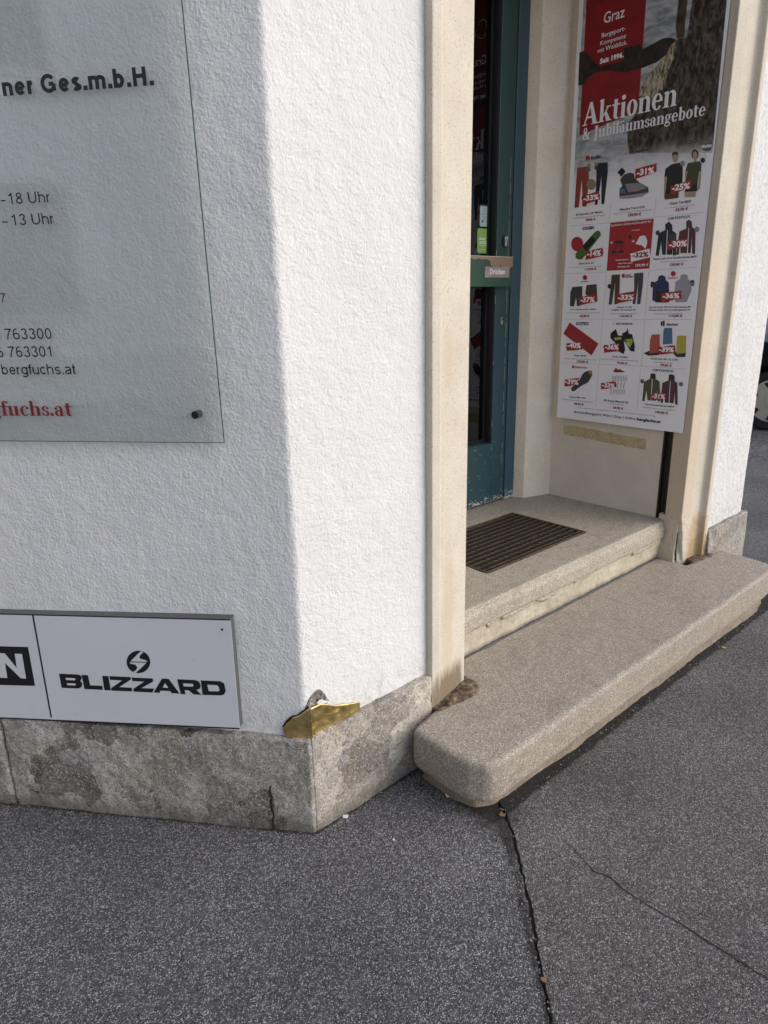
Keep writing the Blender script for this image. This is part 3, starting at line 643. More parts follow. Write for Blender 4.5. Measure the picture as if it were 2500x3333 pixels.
('offw',[(398,1640),(398,1638),(396,1636),(394,1635),(391,1636),(388,1637),(386,1639),(386,1641),(386,1644),(388,1645),(390,1646),(393,1646),(395,1645),(397,1643)]),
('offw',[(409,1640),(409,1637),(407,1635),(405,1635),(402,1635),(399,1636),(398,1638),(397,1641),(397,1643),(399,1645),(401,1646),(404,1645),(406,1644),(408,1642)]),
('lgrey',[(300,1002),(303,1003),(299,973),(296,973)]),
('lgrey',[(316,1003),(319,1004),(315,975),(312,974)]),
('lgrey',[(332,1005),(335,1005),(331,976),(328,976)]),
('lgrey',[(348,1006),(351,1006),(347,977),(344,977)]),
('lgrey',[(363,1007),(366,1007),(363,978),(359,978)])]
POSTER_BADGES=[
('redb',[(72,1841),(162,1854),(171,1819),(78,1800)]),
('redb',[(332,1921),(428,1930),(433,1898),(339,1880)]),
('redb',[(502,1831),(587,1847),(593,1816),(507,1800)]),
('redb',[(112,1599),(202,1610),(205,1572),(115,1560)]),
('redb',[(509,1613),(597,1622),(602,1589),(515,1580)]),
('redb',[(93,1393),(187,1407),(190,1372),(96,1354)]),
('redb',[(289,1403),(378,1414),(382,1376),(294,1362)]),
('redb',[(504,1401),(593,1413),(597,1380),(510,1362)]),
('redb',[(35,1175),(130,1182),(127,1148),(40,1138)]),
('redb',[(242,1171),(323,1185),(326,1148),(246,1137)]),
('redb',[(514,1173),(592,1183),(595,1149),(517,1139)]),
('redb',[(37,996),(120,1010),(122,977),(40,961)]),
('redb',[(241,993),(321,1006),(325,979),(244,962)]),
('redb',[(500,961),(569,974),(573,946),(504,932)]),
('offw',[(342,1576),(432,1591),(439,1554),(350,1540)])]
POSTER_RINGS=[
('purple',(305,1020),6,13),
('teal',(300,956),5,13),
('purple',(321,1021),6,13),
('teal',(316,958),5,13),
('purple',(338,1022),6,13),
('teal',(332,959),5,13),
('purple',(354,1023),6,13),
('teal',(348,960),5,13),
('purple',(370,1024),6,13),
('teal',(364,962),5,13),
('black',(282,1991),3,4),
('black',(285,1272),3,4)]
POSTER_LINES=[
(14,1718,223,1714),
(223,1714,441,1717),
(441,1717,652,1717),
(1,1504,221,1500),
(440,1501,652,1504),
(227,1924,223,1716),
(441,1926,439,1715),
(227,1507,225,1482),
(439,1501,437,1474),
(12,1290,439,1292),
(439,1292,650,1292),
(11,1079,437,1084),
(437,1084,651,1082),
(229,1487,223,1295),
(436,1492,438,1296),
(224,1286,224,1085),
(439,1287,442,1082),
(222,1077,221,875),
(438,1075,438,875)]
SIGN_SHAPES=[
('black',[(683.4,452.3),(628.1,453.5),(619.9,450.9),(618.1,443.4),(624.0,434.0),(619.7,426.1),(623.5,415.9),(633.1,410.2),(683.5,408.7)],[[(666.2,440.9),(640.9,441.3),(637.1,438.4),(641.1,435.0),(665.5,434.6)],[(665.5,424.6),(641.4,425.5),(638.5,422.5),(642.1,419.1),(665.2,418.7)]]),
('black',[(617.4,453.3),(599.3,453.3),(597.3,422.8),(561.9,423.6),(562.1,411.3),(615.8,410.1)],[]),
('black',[(557.2,454.4),(539.3,454.8),(539.0,411.3),(557.5,410.8)],[]),
('black',[(536.7,455.0),(475.7,456.2),(475.8,449.0),(512.8,423.6),(476.8,424.0),(476.6,412.8),(537.3,410.9),(537.0,418.6),(501.3,444.5),(536.2,443.8)],[]),
('black',[(472.4,455.5),(412.8,456.6),(412.8,447.4),(449.2,425.1),(412.2,426.1),(419.2,413.9),(472.8,412.6),(472.9,421.1),(438.1,445.5),(472.2,444.9)],[]),
('black',[(386.5,458.5),(367.9,458.5),(341.9,416.2),(364.7,415.8),(368.1,422.2),(395.2,421.5),(398.2,414.6),(415.8,414.2)],[[(387.7,431.4),(371.9,431.7),(379.4,445.3)]]),
('black',[(344.3,459.3),(293.8,460.3),(284.0,456.6),(280.4,444.2),(284.3,435.1),(293.7,430.9),(281.2,417.2),(302.6,416.9),(315.7,428.3),(326.9,427.9),(325.3,416.1),(339.0,415.5)],[[(328.7,448.1),(303.2,448.7),(299.6,445.0),(303.3,440.3),(328.1,439.4)]]),
('black',[(278.7,460.5),(224.8,461.7),(215.2,456.3),(212.5,433.8),(218.4,422.4),(228.8,419.4),(277.9,417.4)],[[(261.6,449.0),(236.1,449.6),(231.2,445.6),(229.4,434.8),(233.8,431.4),(259.5,430.3)]]),
('black',[(413.6,505.6),(415.1,499.1),(417.8,492.7),(421.6,486.7),(426.5,481.3),(432.1,476.8),(438.3,473.3),(444.9,470.9),(451.6,469.8),(458.1,470.0),(464.1,471.5),(469.6,474.2),(474.1,478.0),(477.6,482.9),(479.9,488.5),(480.9,494.7),(480.7,501.2),(479.1,507.8),(476.3,514.2),(472.4,520.1),(467.5,525.4),(461.8,529.9),(455.6,533.3),(449.1,535.6),(442.5,536.7),(436.1,536.4),(430.1,534.9),(424.8,532.3),(420.3,528.5),(416.8,523.7),(414.5,518.2),(413.4,512.1)],[]),
('face',[(429.3,533.2),(440.2,523.4),(442.6,514.6),(421.4,508.6),(423.9,505.4),(469.0,504.1),(455.5,517.2),(441.2,531.1),(434.3,535.9)],[]),
('face',[(471.1,500.9),(424.3,502.8),(440.9,486.8),(459.9,469.7),(464.4,473.8),(455.6,480.1),(452.0,487.8),(456.4,495.4),(471.6,497.4)],[]),
('black',[(911.4,522.7),(761.5,527.6),(762.9,408.9),(915.7,402.3)],[]),
('face',[(857.2,504.6),(835.1,504.2),(807.1,460.5),(804.9,505.2),(783.2,505.7),(785.5,430.1),(801.0,430.4),(840.2,475.1),(842.5,428.4),(864.2,427.8)],[])]
# ================================================================ the setting: ground
def jag(p, q, n, amp):
    p = Vector(p); q = Vector(q); d = q-p; nn = Vector((-d.y, d.x)).normalized()
    return [p+d*(i/n)+nn*random.uniform(-amp, amp) for i in range(n+1)]
g = MB(); g.face([(-60, -60, -.0105), (120, -60, -.0105), (120, 120, -.0105), (-60, 120, -.0105)], plain('joint_dust', (.055, .050, .045), .95))
tag(g.build('ground'), kind='structure')
J = []
knots = [(-22, -25), (-1.2, -1.85), (.909, .549), (.98, .62), (1.072, .711), (1.153, .792), (1.262, .914), (1.337, 1.025), (1.75, 1.5)]
for a, b in zip(knots[:-1], knots[1:]):
    n = max(2, int((Vector(b)-Vector(a)).length/.012)) if (a[0] > -2) else 3
    J += jag(a, b, n, .0026)[:-1]
J.append(Vector(knots[-1]))
def off(pts, w):
    out = []
    for i, p in enumerate(pts):
        d = (pts[min(i+1, len(pts)-1)]-pts[max(i-1, 0)]).normalized()
        ww = w*(1+1.1*noise.noise((p.x*30, p.y*30, w*1000))+.9*noise.noise((p.x*8, p.y*8, w*500))) if p.x > -2 else w
        out.append(p+Vector((-d.y, d.x))*ww)
    return out
jl = off(J, .0042); jr = off(J, -.0042)
def sheet(name, pts, z, mat, th=.010):
    m = MB(); m.prism([(p[0], p[1], z-th) for p in pts], (0, 0, th), mat); return tag(m.build(name), kind='structure')
sheet('pavement', [(p.x, p.y) for p in jl]+[(1.75, 2.2), (1.75, 40), (-50, 40), (-50, -25)], 0, M_ASPH1)
sheet('side_pavement', [(p.x, p.y) for p in reversed(jr)]+[(-22, -50), (6.2, -50), (6.2, 60), (1.77, 60), (1.77, 1.5)], 0.0, M_ASPH2)
sheet('road', [(6.2, -50), (110, -50), (110, 110), (6.2, 110)], -.004, M_ROAD)
# a fine crack across the side pavement
ck = MB(); kk = [(1.36, .86), (1.342, .789), (1.325, .737), (1.312, .70), (1.325, .664), (1.316, .625), (1.314, .577), (1.319, .512), (1.324, .483), (1.323, .42), (1.324, .374), (1.324, .334), (1.326, .29), (1.33, .1)]
pts = []
for a, b in zip(kk[:-1], kk[1:]): pts += jag(a, b, 5, .0012)[:-1]
for i in range(len(pts)-1):
    w0 = .0012+.0020*abs(noise.noise((i*.23, 3, 0)))*2; w0 *= min(1, i/14)
    w1 = .0012+.0020*abs(noise.noise(((i+1)*.23, 3, 0)))*2; w1 *= min(1, (i+1)/14)
    a, b = pts[i], pts[i+1]; ck.face([(a.x-w0, a.y, .0012), (a.x+w0, a.y, .0012), (b.x+w1, b.y, .0012), (b.x-w1, b.y, .0012)], M_SOIL)
tag(ck.build('pavement_crack'), kind='structure')

# ================================================================ the building
A = 0.886636799
LD = Vector((-math.cos(A), math.sin(A), 0)); LN = Vector((-math.sin(A), -math.cos(A), 0)); C0 = Vector((.87, 1.295, 0))
def LW(s, z, o=0.0):           # a point on the left wall: s metres left of the corner, height z, o metres proud of the plinth face
    return C0+LD*s+LN*o+Vector((0, 0, z))
bld = empty('shop_building', (2.3, 2.0, 0), 'white rendered corner shop building with grey stone plinth and recessed doorway', 'building')

def wall_grid(name, path, z0, z1, step, amp, parent, fine):
    """a rendered wall face following a plan path, gently uneven, with the top and back closed"""
    P = []
    for a, b in zip(path[:-1], path[1:]):
        a = Vector(a); b = Vector(b); n = max(1, int((b-a).length/step)) if (b-a).length < fine else max(1, int((b-a).length/.25))
        for i in range(n): P.append(a+(b-a)*(i/n))
    P.append(Vector(path[-1]))
    zs = []; z = z0
    while z < z1: zs.append(z); z += step if z < 2.4 else .25
    zs.append(z1); vv = []; ff = []
    for z in zs:
        for i, p in enumerate(P):
            d = (P[min(i+1, len(P)-1)]-P[max(i-1, 0)]).normalized(); nn = Vector((d.y, -d.x))
            h = amp*(noise.noise((p.x*7, p.y*7, z*7))+.6*noise.noise((p.x*23, p.y*23, z*23))+.5*noise.noise((p.x*70, p.y*70, z*70)))
            if 0 < i < len(P)-1: p = p+nn*h
            vv.append((p.x, p.y, z))
    n = len(P)
    for j in range(len(zs)-1):
        for i in range(n-1): ff.append((j*n+i, j*n+i+1, (j+1)*n+i+1, (j+1)*n+i))
    me = bpy.data.meshes.new(name); me.from_pydata(vv, [], ff); me.materials.append(M_WALL)
    me.polygons.foreach_set('use_smooth', [True]*len(ff)); me.update()
    o = bpy.data.objects.new(name, me); link(o, parent)
    sd = o.modifiers.new('s', 'SOLIDIFY'); sd.thickness = .22; sd.offset = -1
    return o
wc = Vector((.8815, 1.32)); ld2 = Vector((LD.x, LD.y))
path = [tuple(wc+ld2*7), tuple(wc+ld2*1.15)]
r_ = .012
path += [tuple(wc+ld2*.016), tuple(wc+ld2*.013), tuple(wc+ld2*.007), tuple(wc+ld2*.003+Vector((.0010, .0006))), tuple(wc+Vector((.003, .0010))), tuple(wc+Vector((.007, .0002))), tuple(wc+Vector((.010, .0)))]
path += [(1.345, 1.32)]
wall_grid('wall', path, .283, 7.0, .014, .0016, bld, 1.5)
wall_grid('wall', [(3.23, 1.32), (3.684, 1.32), (3.69, 1.324), (3.692, 1.335), (3.7, 1.9), (3.75, 9)], .283, 7.0, .016, .0016, bld, 1.0)
m = MB(); m.box((1.36, 1.335, 2.96), (3.22, 1.9, 7.0), M_WALL); m.build('wall_above_door', bld)
m = MB()
rf = [tuple((wc+ld2*7.1+Vector((-.1, -.1)))[:])+(7.0,), (wc.x-.05, wc.y-.12, 7.0), (3.85, 1.2, 7.0), (3.9, 9, 7.0), tuple((wc+ld2*7.1+Vector((3, 6)))[:])+(7.0,)]
m.prism(rf, (0, 0, .25), plain('roof_tin', (.2, .12, .08), .6)); m.build('roof', bld)

# stone plinth, block by block
def plinth_block(pts, z1, mat, vox=.006):
    m = MB(); m.prism([(p[0], p[1], -.02) for p in pts], (0, 0, z1+.02), mat)
    return rough(m.build('plinth_block', bld), vox, [(.13, .012), (.05, .008), (.02, .004)], .004)
def LP(s, o): q = LW(s, 0, o); return (q.x, q.y)
plinth_block([LP(7, 0), LP(.905, 0), LP(.9, -.2), LP(7, -.2)], .292, M_PL1, .02)
plinth_block([LP(.898, 0), (.87, 1.295), (1.05, 1.295), (1.05, 1.45), LP(.898, -.16)], .2945, M_PL1)
m = MB(); zc = 0.0; xs_ = .112
while zc < .135:
    w_ = .0016+.0028*math.sin(math.pi*zc/.14)*random.uniform(.5, 1.2); x2 = .112+random.uniform(-.003, .003)+zc*.03
    m.prism([LW(xs_-w_, zc, -.004), LW(xs_+w_, zc, -.004), LW(x2+w_*.8, zc+.012, -.004), LW(x2-w_*.8, zc+.012, -.004)], LN*.0062, M_SOIL); xs_ = x2; zc += .012
m.build('crack', bld)
plinth_block([(.8775, 1.2935), (1.338, 1.295), (1.338, 1.44), (1.06, 1.44), (.885, 1.31)], .2965, M_PL2)
plinth_block([(3.262, 1.295), (3.722, 1.295), (3.722, 1.52), (3.262, 1.52)], .30, M_PL1)
plinth_block([(3.72, 1.53), (3.72, 9), (3.6, 9), (3.6, 1.53)], .30, M_PL1, .02)

# door surround: two cast stone pilasters with a raised outer fillet and a hollow
def pilaster(pts, z0, z1, mat, bev=.004):
    m = MB(); m.prism([(x, y, z0) for x, y in pts], (0, 0, z1-z0), mat); return m.build('pilaster', bld, bevel=bev)
pl = [(1.336, 1.46), (1.336, 1.295), (1.370, 1.295), (1.375, 1.300), (1.392, 1.3035), (1.53, 1.335), (1.535, 1.46)]
pilaster(pl, .15, 2.96, M_PILA)
pr = [(3.236, 1.42), (3.236, 1.295), (3.200, 1.295), (3.196, 1.318), (3.186, 1.326), (3.165, 1.3275), (3.10, 1.329), (3.033, 1.337), (3.047, 1.424), (3.075, 1.428)]
pilaster(pr, .40, 2.96, M_PILB)
m = MB(); m.box((1.34, 1.30, 2.955), (3.23, 1.46, 3.12), M_JAMB); m.build('lintel', bld, bevel=.004)
# lower part of the right pilaster: chipped arris, split and rough
m = MB()
lo = [(3.236, 1.42), (3.236, 1.295), (3.200, 1.295), (3.196, 1.318), (3.186, 1.326), (3.165, 1.3275), (3.125, 1.3285), (3.095, 1.333), (3.070, 1.346), (3.075, 1.42)]
hi = [(3.236, 1.42), (3.236, 1.295), (3.200, 1.295), (3.196, 1.318), (3.186, 1.326), (3.165, 1.3275), (3.10, 1.329), (3.035, 1.337), (3.043, 1.40), (3.06, 1.42)]
n0 = len(m.v); k = len(lo); m.v += [(x, y, .155) for x, y in lo]+[(x*.45+a*.55, y*.45+b*.55, .30) for (x, y), (a, b) in zip(lo, hi)]+[(x, y, .402) for x, y in hi]; mi = m.mi(M_PILB)
m.f.append(tuple(range(k))); m.m.append(mi); m.f.append(tuple(range(3*k-1, 2*k-1, -1))); m.m.append(mi)
for l in (0, 1):
    for i in range(k):
        j = (i+1) % k; m.f.append((l*k+i, (l+1)*k+i, (l+1)*k+j, l*k+j)); m.m.append(mi)
o = m.build('pilaster_foot', bld); rough(o, .0045, [(.03, .006), (.012, .003)])
m = MB()
for (y0, y1, z1) in ((1.362, 1.455, .402), ):
    m.prism([(3.046, 1.360, .155), (3.046, 1.361, .23), (3.044, 1.358, .30), (3.041, 1.349, .402), (3.050, 1.455, .402), (3.050, 1.455, .155)], (.05, 0, 0), M_PILB)
o = m.build('split_stone', bld); rough(o, .0045, [(.03, .005), (.012, .002)])
m = MB(); m.prism([(3.060, 1.354, .185), (3.058, 1.361, .185), (3.052, 1.359, .24), (3.047, 1.354, .33), (3.047, 1.353, .33), (3.052, 1.355, .25)], (.004, 0, 0), M_SOIL); m.build('crack', bld)

# doorway recess
m = MB(); m.box((3.06, 1.474, .36), (3.2, 2.086, 2.96), M_PANEL); m.build('reveal_panel', bld, bevel=.002)
m = MB(); m.box((3.075, 1.426, .36), (3.10, 1.4735, 2.96), M_BLACK)
m.box((3.050, 1.4265, .36), (3.0748, 1.4300, 2.96), M_GUIDE); m.box((3.056, 1.466, .36), (3.0748, 1.473, 2.96), M_GUIDE); m.build('shutter_guide', bld)
m = MB(); m.prism([(x, y, .36) for x, y in [(2.880, 2.2), (2.899, 2.134), (2.915, 2.128), (3.059, 2.084), (3.2, 2.087), (3.2, 2.3), (2.88, 2.3)]], (0, 0, 2.6), M_JAMB); m.build('door_jamb', bld, bevel=.004)
m = MB(); m.prism([(x, y, .36) for x, y in [(1.66, 2.3), (1.66, 2.19), (1.64, 2.13), (1.5, 2.084), (1.3, 2.084), (1.3, 2.3)]], (0, 0, 2.6), M_JAMB); m.build('door_jamb', bld, bevel=.004)
m = MB(); m.box((1.3, 1.462, .2), (1.48, 2.083, 2.96), M_PANEL); m.build('reveal_panel', bld, bevel=.002)
m = MB(); m.box((1.48, 1.4605, 2.9), (3.06, 2.19, 2.955), M_PANEL); m.build('soffit', bld)
# shop interior: a dark room
m = MB()
m.box((.9, 4.6, .3), (3.68, 4.7, 3.0), M_INT); m.box((.9, 2.31, .3), (1.0, 4.6, 3.0), M_INT); m.box((3.5, 2.31, .3), (3.6, 4.6, 3.0), M_INT)
m.box((.9, 2.31, 2.96), (3.6, 4.6, 3.06), M_INT); m.box((.9, 2.31, .30), (3.6, 4.6, .372), plain('brown_floor', (.06, .045, .035), .6)); m.build('shop_room', bld)

# door frame and leaf
fr = MB(); fr.box((2.804, 2.188, .375), (2.880, 2.26, 2.9), M_FRAME); fr.box((1.662, 2.188, .375), (1.742, 2.26, 2.9), M_FRAME)
fr.box((1.742, 2.19, 2.82), (2.804, 2.26, 2.9), M_FRAME); fr.build('door_frame', bld, bevel=.002)
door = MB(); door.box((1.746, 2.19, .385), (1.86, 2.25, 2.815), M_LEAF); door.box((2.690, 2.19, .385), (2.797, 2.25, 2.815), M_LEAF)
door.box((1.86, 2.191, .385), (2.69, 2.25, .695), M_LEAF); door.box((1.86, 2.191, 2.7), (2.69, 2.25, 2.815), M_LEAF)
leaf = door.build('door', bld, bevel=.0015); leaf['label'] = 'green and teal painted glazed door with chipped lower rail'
m = MB(); m.box((2.683, 2.1965, .70), (2.6895, 2.249, 2.70), M_BLACK); m.box((1.8605, 2.1965, .70), (1.867, 2.249, 2.70), M_BLACK)
m.box((2.668, 2.228, .712), (2.6825, 2.245, 2.69), M_BLACK); m.box((1.8605, 2.2285, .6955), (2.6825, 2.245, .7115), M_BLACK); m.build('glazing_bead', leaf)
m = MB(); m.box((1.862, 2.2335, .712), (2.667, 2.2375, 2.70), M_GLASS); m.build('pane', leaf)
m = MB(); m.box((2.7975, 2.195, .385), (2.8035, 2.24, 2.81), M_BLACK); m.build('door_seal', bld)
# worn paint edge along the stile
m = MB(); z = .42
while z < 1.95:
    l = random.uniform(.004, .09)
    if random.random() < (.9 if z < 1.44 else .55): 
        w_ = random.uniform(.0006, .0018); x_ = 2.7775+random.uniform(-.0007, .0007); m.box((x_-w_/2, 2.1892, z), (x_+w_/2, 2.1904, z+l), M_CHIP)
        if random.random() < .4: m.box((2.6898, 2.1892, z), (2.6898+w_*1.1, 2.1904, z+l*.6), M_CHIP)
    z += l+random.uniform(.001, .018)
for i in range(26):
    x_ = random.uniform(2.5, 2.78); z = random.uniform(.40, .70); l = random.uniform(.004, .02); t_ = random.uniform(-.6, .6)
    m.prism([(x_, 2.1902, z), (x_+l, 2.1902, z+l*t_), (x_+l, 2.1902, z+l*t_+.0012), (x_, 2.1902, z+.0012)], (0, -.0006, 0), M_CHIP)
m.build('bare_paint_edge', leaf)['kind'] = 'stuff'
# push plate
t = MT('push_plate_paint', .45, spec=.5); x, y, z = t.xyz()
n = t.noise(22, 6, .7, .3); m1 = t.math('ADD', t.math('MULTIPLY', t.band(z, 1.528, 1.7, .015), t.band(x, 2.60, 2.9, .03)), t.band(z, 1.564, 1.7, .008))
c = t.mix(t.ramp(t.math('ADD', t.math('MULTIPLY', m1, .5), n), [(.86, 0.), (.88, 1.)]), (.016, .058, .040), (.235, .165, .105))
c = t.mix(t.ramp(t.noise(60, 6, .8, vec=t.map((1, 1, 2.2), (0, .5, 0))), [(.66, 0.), (.68, 1.)]), c, (.42, .40, .34)); t.col(c)
M_PUSH = t.m
m = MB(); m.box((1.9, 2.150, 1.447), (2.766, 2.162, 1.580), M_PUSH); pp = m.build('push_plate', leaf, bevel=.002); pp['label'] = 'scratched green push plate worn to brown'
m = MB(); m.box((2.0, 2.162, 1.49), (2.02, 2.19, 1.53), M_STEEL); m.box((2.7, 2.162, 1.49), (2.72, 2.19, 1.53), M_STEEL)
m.box((1.9, 2.149, 1.578), (2.7665, 2.1625, 1.5805), M_CHIP); m.build('plate_edge', leaf)
M_PSIGN = metal_mat('push_sign_metal', (.26, .19, .19), (.34, .29, .285), .35, 9, .05, .001, metal=.3)
def DX(x, z, y): k_ = y/2.19; return (x*k_, y, 1.4+(z-1.4)*k_)
m = MB(); a = DX(2.608, 1.489, 2.149); b = DX(2.788, 1.538, 2.149); m.box((a[0], 2.1465, a[2]), (b[0], 2.1495, b[2]), M_PSIGN); ps = m.build('push_sign', leaf, bevel=.0006)
m = MB(); M_GREYT = plain('worn_grey_letters', (.72, .70, .68), .5)
put_text(m, 'Drücken', a[0]+.034, a[2]+.0155, .110, .024, 'M', M_GREYT, lambda x, z, d: (x, 2.1462-d, z)); ps2 = m.build('push_lettering', leaf)
# locks
def keyway(cx, cz, sc, surround, name):
    m = MB()
    if surround:
        m.prism([(cx+.013*math.cos(t_)*1.0, 2.184, cz+.026*math.sin(t_)) for t_ in [i*math.pi/10 for i in range(20)]], (0, .007, 0), M_BLACK)
    m.tube((cx+.004, 2.176 if surround else 2.184, cz+.009*sc), (cx+.004, 2.195, cz+.009*sc), .0085*sc, M_STEEL, 16)
    m.box((cx+.004-.0045*sc, 2.177 if surround else 2.185, cz-.018*sc), (cx+.004+.0045*sc, 2.195, cz+.006*sc), M_STEEL)
    m.box((cx+.003, 2.1755 if surround else 2.1835, cz+.003), (cx+.005, 2.178, cz+.012), M_BLACK)
    return m.build(name, leaf, bevel=.0006)
keyway(2.742, 1.652, 1.25, True, 'lock_cylinder'); keyway(2.737, 1.290, 1.0, False, 'lock_cylinder')
# stickers on the pane
def rrect(x0, z0, x1, z1, r, n=5):
    out = []
    for cx, cz, a0 in ((x1-r, z1-r, 0), (x0+r, z1-r, 90), (x0+r, z0+r, 180), (x1-r, z0+r, 270)):
        for i in range(n+1):
            t_ = R(a0+90*i/n); out.append((cx+r*math.cos(t_), cz+r*math.sin(t_)))
    return out
YS = 2.2333; kf = YS/2.19
def sticker(name, x0, z0, x1, z1, r, mat, label, border=None):
    m = MB()
    if border:
        m.prism([(x, YS-.0004, z) for x, z in rrect(x0-.005, z0-.003, x1+.006, z1+.007, r*1.3)], (0, .0004, 0), border)
    m.prism([(x, YS-.0008, z) for x, z in rrect(x0, z0, x1, z1, r)], (0, .0003, 0), mat); o = m.build(name, leaf); o['label'] = label; return o
def F(x, z): return x*kf, 1.4+(z-1.4)*kf
(x0, z0), (x1, z1) = F(2.567, 1.709), F(2.657, 1.793)
M_PALE = plain('pale_sticker', (.36, .45, .46), .5)
s1 = sticker('alarm_sticker', x0, z0, x1, z1, .007, M_PALE, 'pale blue notice sticker on the door glass', plain('dark_sticker_rim', (.035, .04, .05), .5))
m = MB(); dt = plain('sticker_text', (.11, .14, .17), .6)
for i, s_ in enumerate(['UNSERE WARE', 'IST SICHTBAR UND', 'UNSICHTBAR GEGEN', 'LADENDIEBSTAHL', 'GESICHERT']):
    wd = (.055, .07, .078, .066, .044)[i]; put_text(m, s_, (x0+x1)/2-wd/2, z1-.0135-.0108*i, wd, .0062, 'L', dt, lambda x, z, d: (x, YS-.0012-d, z))
put_text(m, 'Sensormatic', x0+.027, z0+.018, .052, .0075, 'L', dt, lambda x, z, d: (x, YS-.0012-d, z)); put_text(m, 'ELECTRONIC SICHERUNG', x0+.01, z0+.006, .068, .004, 'L', dt, lambda x, z, d: (x, YS-.0012-d, z))
m.face([(x0+.017+.007*math.cos(t_), YS-.0012, z0+.021+.007*math.sin(t_)) for t_ in [i*math.pi/8 for i in range(16)]], plain('teal_dot', (.02, .12, .13), .5)); m.build('sticker_lettering', leaf)
(x0, z0), (x1, z1) = F(2.551, 1.594), F(2.668, 1.700)
sticker('voucher_sticker', x0, z0, x1, z1, .013, plain('lime_sticker', (.20, .36, .085), .5), 'green voucher sticker on the door glass')
m = MB(); wt = plain('sticker_white', (.72, .76, .66), .5); fnS = lambda x, z, d: (x, YS-.0012-d, z)
put_text(m, 'GRAZ', x0+.012, z0+.058, .047, .011, 'M', wt, fnS); put_text(m, 'GUTSCHEIN', x0+.012, z0+.042, .092, .011, 'M', wt, fnS)
put_text(m, 'PARTNERBETRIEB', x0+.012, z0+.0335, .058, .0048, 'L', wt, fnS); put_text(m, '#freudeschenken', x0+.012, z0+.015, .05, .003, 'L', wt, fnS)
xx = x0+.078; m.face([(xx-.004, YS-.0012, z0+.068), (xx+.004, YS-.0012, z0+.068), (xx+.0015, YS-.0012, z0+.093)], wt)
for q in ((.055, .010), (.06, .006)): m.face([(xx-q[1], YS-.0012, z0+q[0]), (xx+q[1], YS-.0012, z0+q[0]), (xx+q[1], YS-.0012, z0+q[0]+.0012), (xx-q[1], YS-.0012, z0+q[0]+.0012)], wt)
m.build('sticker_lettering', leaf)
# things seen dimly inside
def thing(name, mb, label, cat, **k): return tag(mb.build(name, **k), label, cat)
m = MB(); yb = 2.62
m.box((2.6, yb, .40), (3.35, yb+.02, 1.19), plain('display_board_paint', (.30, .28, .26), .8)); bd = m.build('display_board'); tag(bd, 'pale brand display board standing low behind the door glass', 'display board')
m = MB(); k2 = yb/2.19-.002
def DB(x, z): return x*k2, 1.4+(z-1.4)*k2
a = DB(2.545, .735); put_text(m, 'MOUNTAIN', a[0], a[1], .33, .026, 'B', M_INK, lambda x, z, d: (x, yb-.002-d, z))
a = DB(2.547, .716); put_text(m, 'E Q U I P M E N T', a[0], a[1], .33, .015, 'M', M_INK, lambda x, z, d: (x, yb-.002-d, z))
ca = DB(2.66, .96); m.f; 
for q in ring((ca[0], ca[1]), (.125, .125), (ca[0], ca[1]), (.118, .118), 0, 360, 32): m.face([(p[0], yb-.002, p[1]) for p in q], M_INK)
for q in ring((ca[0]+.01, ca[1]), (.10, .06), (ca[0]+.03, ca[1]-.02), (.05, .03), 20, 230, 12): m.face([(p[0], yb-.0022, p[1]) for p in q], M_INK)
a = DB(2.655, .79); m.face([(a[0]-.07, yb-.002, a[1]-.005), (a[0]+.07, yb-.002, a[1]-.005), (a[0]+.01, yb-.002, a[1]+.09)], M_REDINK)
m.build('board_print', bd)
m = MB(); m.box((2.5, 3.0, 1.98), (3.45, 3.03, 2.12), plain('shelf_board_paint', (.12, .105, .085), .7)); m.build('shelf_board'); tag(bpy.data.objects['shelf_board'], 'brown shelf board across the dark shop behind the glass', 'shelf')
m = MB(); m.tube((2.86, 2.42, 1.55), (2.86, 2.42, 2.16), .010, M_STEEL, 12); m.tube((2.86, 2.42, .38), (2.86, 2.42, 1.55), .008, M_STEEL, 12); m.box((2.80, 2.40, .373), (2.92, 2.46, .385), M_STEEL)
for z in (1.84, 1.93): m.tube((2.86, 2.42, z), (2.86, 2.42, z+.006), .0125, M_BLACK, 12)
tag(m.build('rack_pole', smooth=False), 'slim steel rack pole standing right behind the door glass', 'rack pole')
m = MB()
for i, (x_, z) in enumerate(((2.78, 2.0), (2.77, 1.93), (2.765, 1.87), (2.76, 1.80), (2.75, 1.74))):
    for j in range(10):
        t0, t1 = j*math.pi/5, (j+1)*math.pi/5
        m.tube((x_+.012*math.cos(t0), 2.5, z+.026*math.sin(t0)), (x_+.012*math.cos(t1), 2.5, z+.026*math.sin(t1)), .003, M_STEEL, 6)
tag(m.build('carabiner_string'), 'string of shiny steel carabiners hanging left of the rack pole', 'carabiners')

# ================================================================ steps
up_ = MB(); zt, zb = .373, .27
up_.box((1.47, 1.43, .30), (1.950, 2.30, zt), M_SILL); up_.box((2.652, 1.43, .30), (3.075, 2.30, zt), M_SILL)
up_.box((1.90, 1.43, .30), (2.70, 1.590, zt), M_SILL); up_.box((1.90, 2.018, .30), (2.70, 2.30, zt), M_SILL)
up_.box((1.47, 1.414, zb+.018), (3.046, 2.30, .315), M_SILL); up_.box((1.47, 1.414, .31), (3.046, 1.585, .345), M_SILL); up_.box((1.47, 1.424, .34), (3.044, 1.5, zt), M_SILL)
sill = up_.build('door_sill'); rough(sill, .006, [(.25, .006), (.07, .0035), (.025, .0025)])
sm = sill.modifiers.new('sm', 'SMOOTH'); sm.iterations = 5; sm.factor = .6
tag(sill, 'upper concrete door sill with rounded nose and sunken foot grate', 'step')
rz = MB(); rz.prism([(1.45, 1.447, .12), (1.45, 1.423, .296), (1.45, 1.75, .296), (1.45, 1.75, .12)], (1.60, 0, 0), M_RISER)
